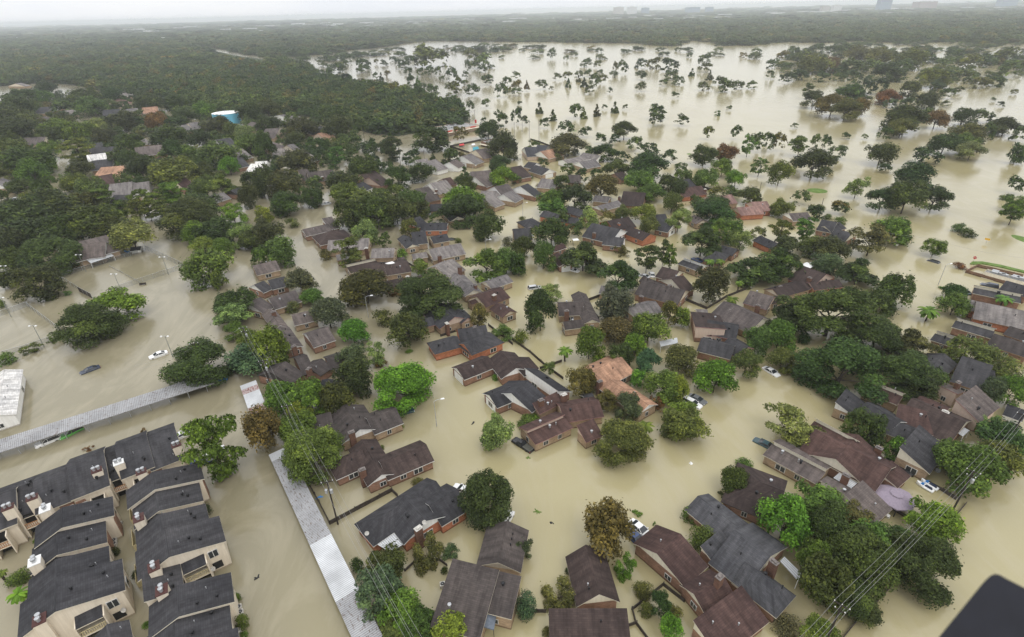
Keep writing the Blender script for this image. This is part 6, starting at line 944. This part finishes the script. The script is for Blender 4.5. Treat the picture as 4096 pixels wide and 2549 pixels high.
# dark edge of the aircraft the picture was taken from, close to the lens
AD = 1.35
def near(X, Y, d): x, y = (X - 2048) / F, (Y - 1274.5) / F; return CAMP + (fwd + rt * x - up * y) * d
tip = [(3700, 2640), (3738, 2570), (3925, 2340), (3945, 2318), (3962, 2303), (3980, 2296), (4000, 2300), (4022, 2313), (4250, 2430), (4400, 2900), (3700, 2900)]
A_ = [near(x, y, AD) for x, y in tip]; B_ = [near(x + 40, y + 40, AD + .09) for x, y in tip]; mb = MB(); mb.face(A_[::-1]); mb.face(B_)
for k in range(len(tip)): mb.face([A_[k], A_[(k + 1) % len(tip)], B_[(k + 1) % len(tip)], B_[k]])
tag(mb.build('aircraft_step', plain('dark_aircraft_paint', (.013, .014, .021), .6, 0, .25, 8)), 'dark blurred rounded metal edge of the aircraft close to the lens', 'aircraft part')
# ---------------------------------------------------------------- labels that say where a thing stands
REFS = [(a.strip(), b, c, d) for a, b, c, d in LAND_REF if a != 'x']
def article(s): return s if s.startswith(('the ', 'a ')) else 'the ' + s
ORD = ['', 'second', 'third', 'fourth', 'fifth', 'sixth', 'seventh', 'eighth', 'ninth', 'tenth', 'eleventh', 'twelfth', 'thirteenth', 'fourteenth', 'fifteenth', 'sixteenth', 'seventeenth', 'eighteenth', 'nineteenth', 'twentieth']
def relation(p, q):
    d = p - q; r = (q - CAMP); r.z = 0; r.normalize(); s = Vector((r.y, -r.x, 0)); a, b = d.dot(r), d.dot(s)
    if abs(a) > abs(b): return 'behind' if a > 0 else 'in front of'
    return 'right of' if b > 0 else 'left of'
def autolabel(items):
    "items: (object, phrase, position). Label = phrase + relation to the nearest landmark; equals are ranked by distance from it"
    by = {}
    for o, ph, p in items:
        cand = sorted(((p - r[1]).length - r[2] * .5, i) for i, r in enumerate(REFS) if r[3] is not o)[0]; r = REFS[cand[1]]
        by.setdefault((ph, relation(p, r[1]), r[0]), []).append(((p - r[1]).length, o))
    for (ph, rel, ref), L in by.items():
        L.sort(key=lambda z: z[0])
        for k, (_, o) in enumerate(L):
            s = f'{ph} {rel} {article(ref)}'
            if len(L) > 1: s = (f'{ph}, {ORD[k] + " " if k else ""}closest {rel} {article(ref)}' if k < 20 else f'{ph} far {rel} {article(ref)}')
            w = s.split(); o['label'] = ' '.join(w)
            if len(w) > 16: print('LONG', s)
# prominent trees serve as landmarks in the open park
for o, t, cat in TREEROOTS:
    if t['tn'] == 'r' and t['c'] in 'jkl' and t['w'] > 42: REFS.append((('spreading ' if t['fm'] == 'w' else '') + 'rust-leaved tree ' + ('' if True else ''), t['p'].copy(), t['R'], o))
seen = {}
SPEC = [('l', 350, 1358, 'grass island in the park flood'), ('k', 445, 932, 'tiny grass strip by the park shore'), ('k', 1262, 1097, 'small grass strip in the park')]
REFS = [r for r in REFS if not r[0].startswith(('rust-leaved', 'spreading rust'))]
for c, x, y, n in SPEC: REFS.append((n, P(c, x, y), 3, None))
for c, x, y, n in [('l', 310, 700, None)]: pass
farn = [(r, f'far {"" if w == "dark" else w.replace(" ", "-") + "-walled "}house with {cw.replace(" ", "-")} roof', p) for r, cw, w, p in FARROOTS]
autolabel(farn)
def size(t): R = t['R']; return 'huge ' if R > 9.5 else 'big ' if R > 6.5 else '' if R > 3.6 else 'small '
FNAME = dict(r='round tree', w='wide spreading tree', n='open airy tree', p='pine', c='cone-shaped conifer', k='palm', u='rounded shrub', q='sparse drowned shrub')
autolabel([(o, f'{size(t)}{TWORD[t["tn"]]} {FNAME[t["fm"]]}', t['p']) for o, t, c in TREEROOTS])
# ---------------------------------------------------------------- water, land, haze
def sheet(name, x0, x1, y0, y1, z, m, kind='structure'):
    b_ = MB(); b_.face([(x0, y0, z), (x1, y0, z), (x1, y1, z), (x0, y1, z)]); return tag(b_.build(name, m), kind=kind)
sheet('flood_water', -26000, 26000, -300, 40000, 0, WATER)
def land(name, pl, z, m):
    b_ = MB(); b_.face([unp(*p, z) for p in pl]); o = b_.build(name, m); bm = bmesh.new(); bm.from_mesh(o.data); bmesh.ops.triangulate(bm, faces=bm.faces, ngon_method='EAR_CLIP'); bm.to_mesh(o.data); bm.free(); return tag(o, kind='structure')
land('forest_floor', WOODS[0], .15, LAND)
hz = MB(); hz.box((0, 9000, -1.2), 22000, 20000, 98, (1, 0, 0)); m = bpy.data.materials.new('haze'); m.use_nodes = True; t = m.node_tree; t.nodes.remove(t.nodes['Principled BSDF']); v = nd(t, 'ShaderNodeVolumePrincipled', i_Density=.00012, i_Anisotropy=.2); v.inputs['Color'].default_value = (.92, .96, 1, 1)
t.links.new(v.outputs[0], t.nodes['Material Output'].inputs['Volume']); ho = hz.build('haze', m); tag(ho, 'pale moist air over the flood', 'haze', kind='stuff')
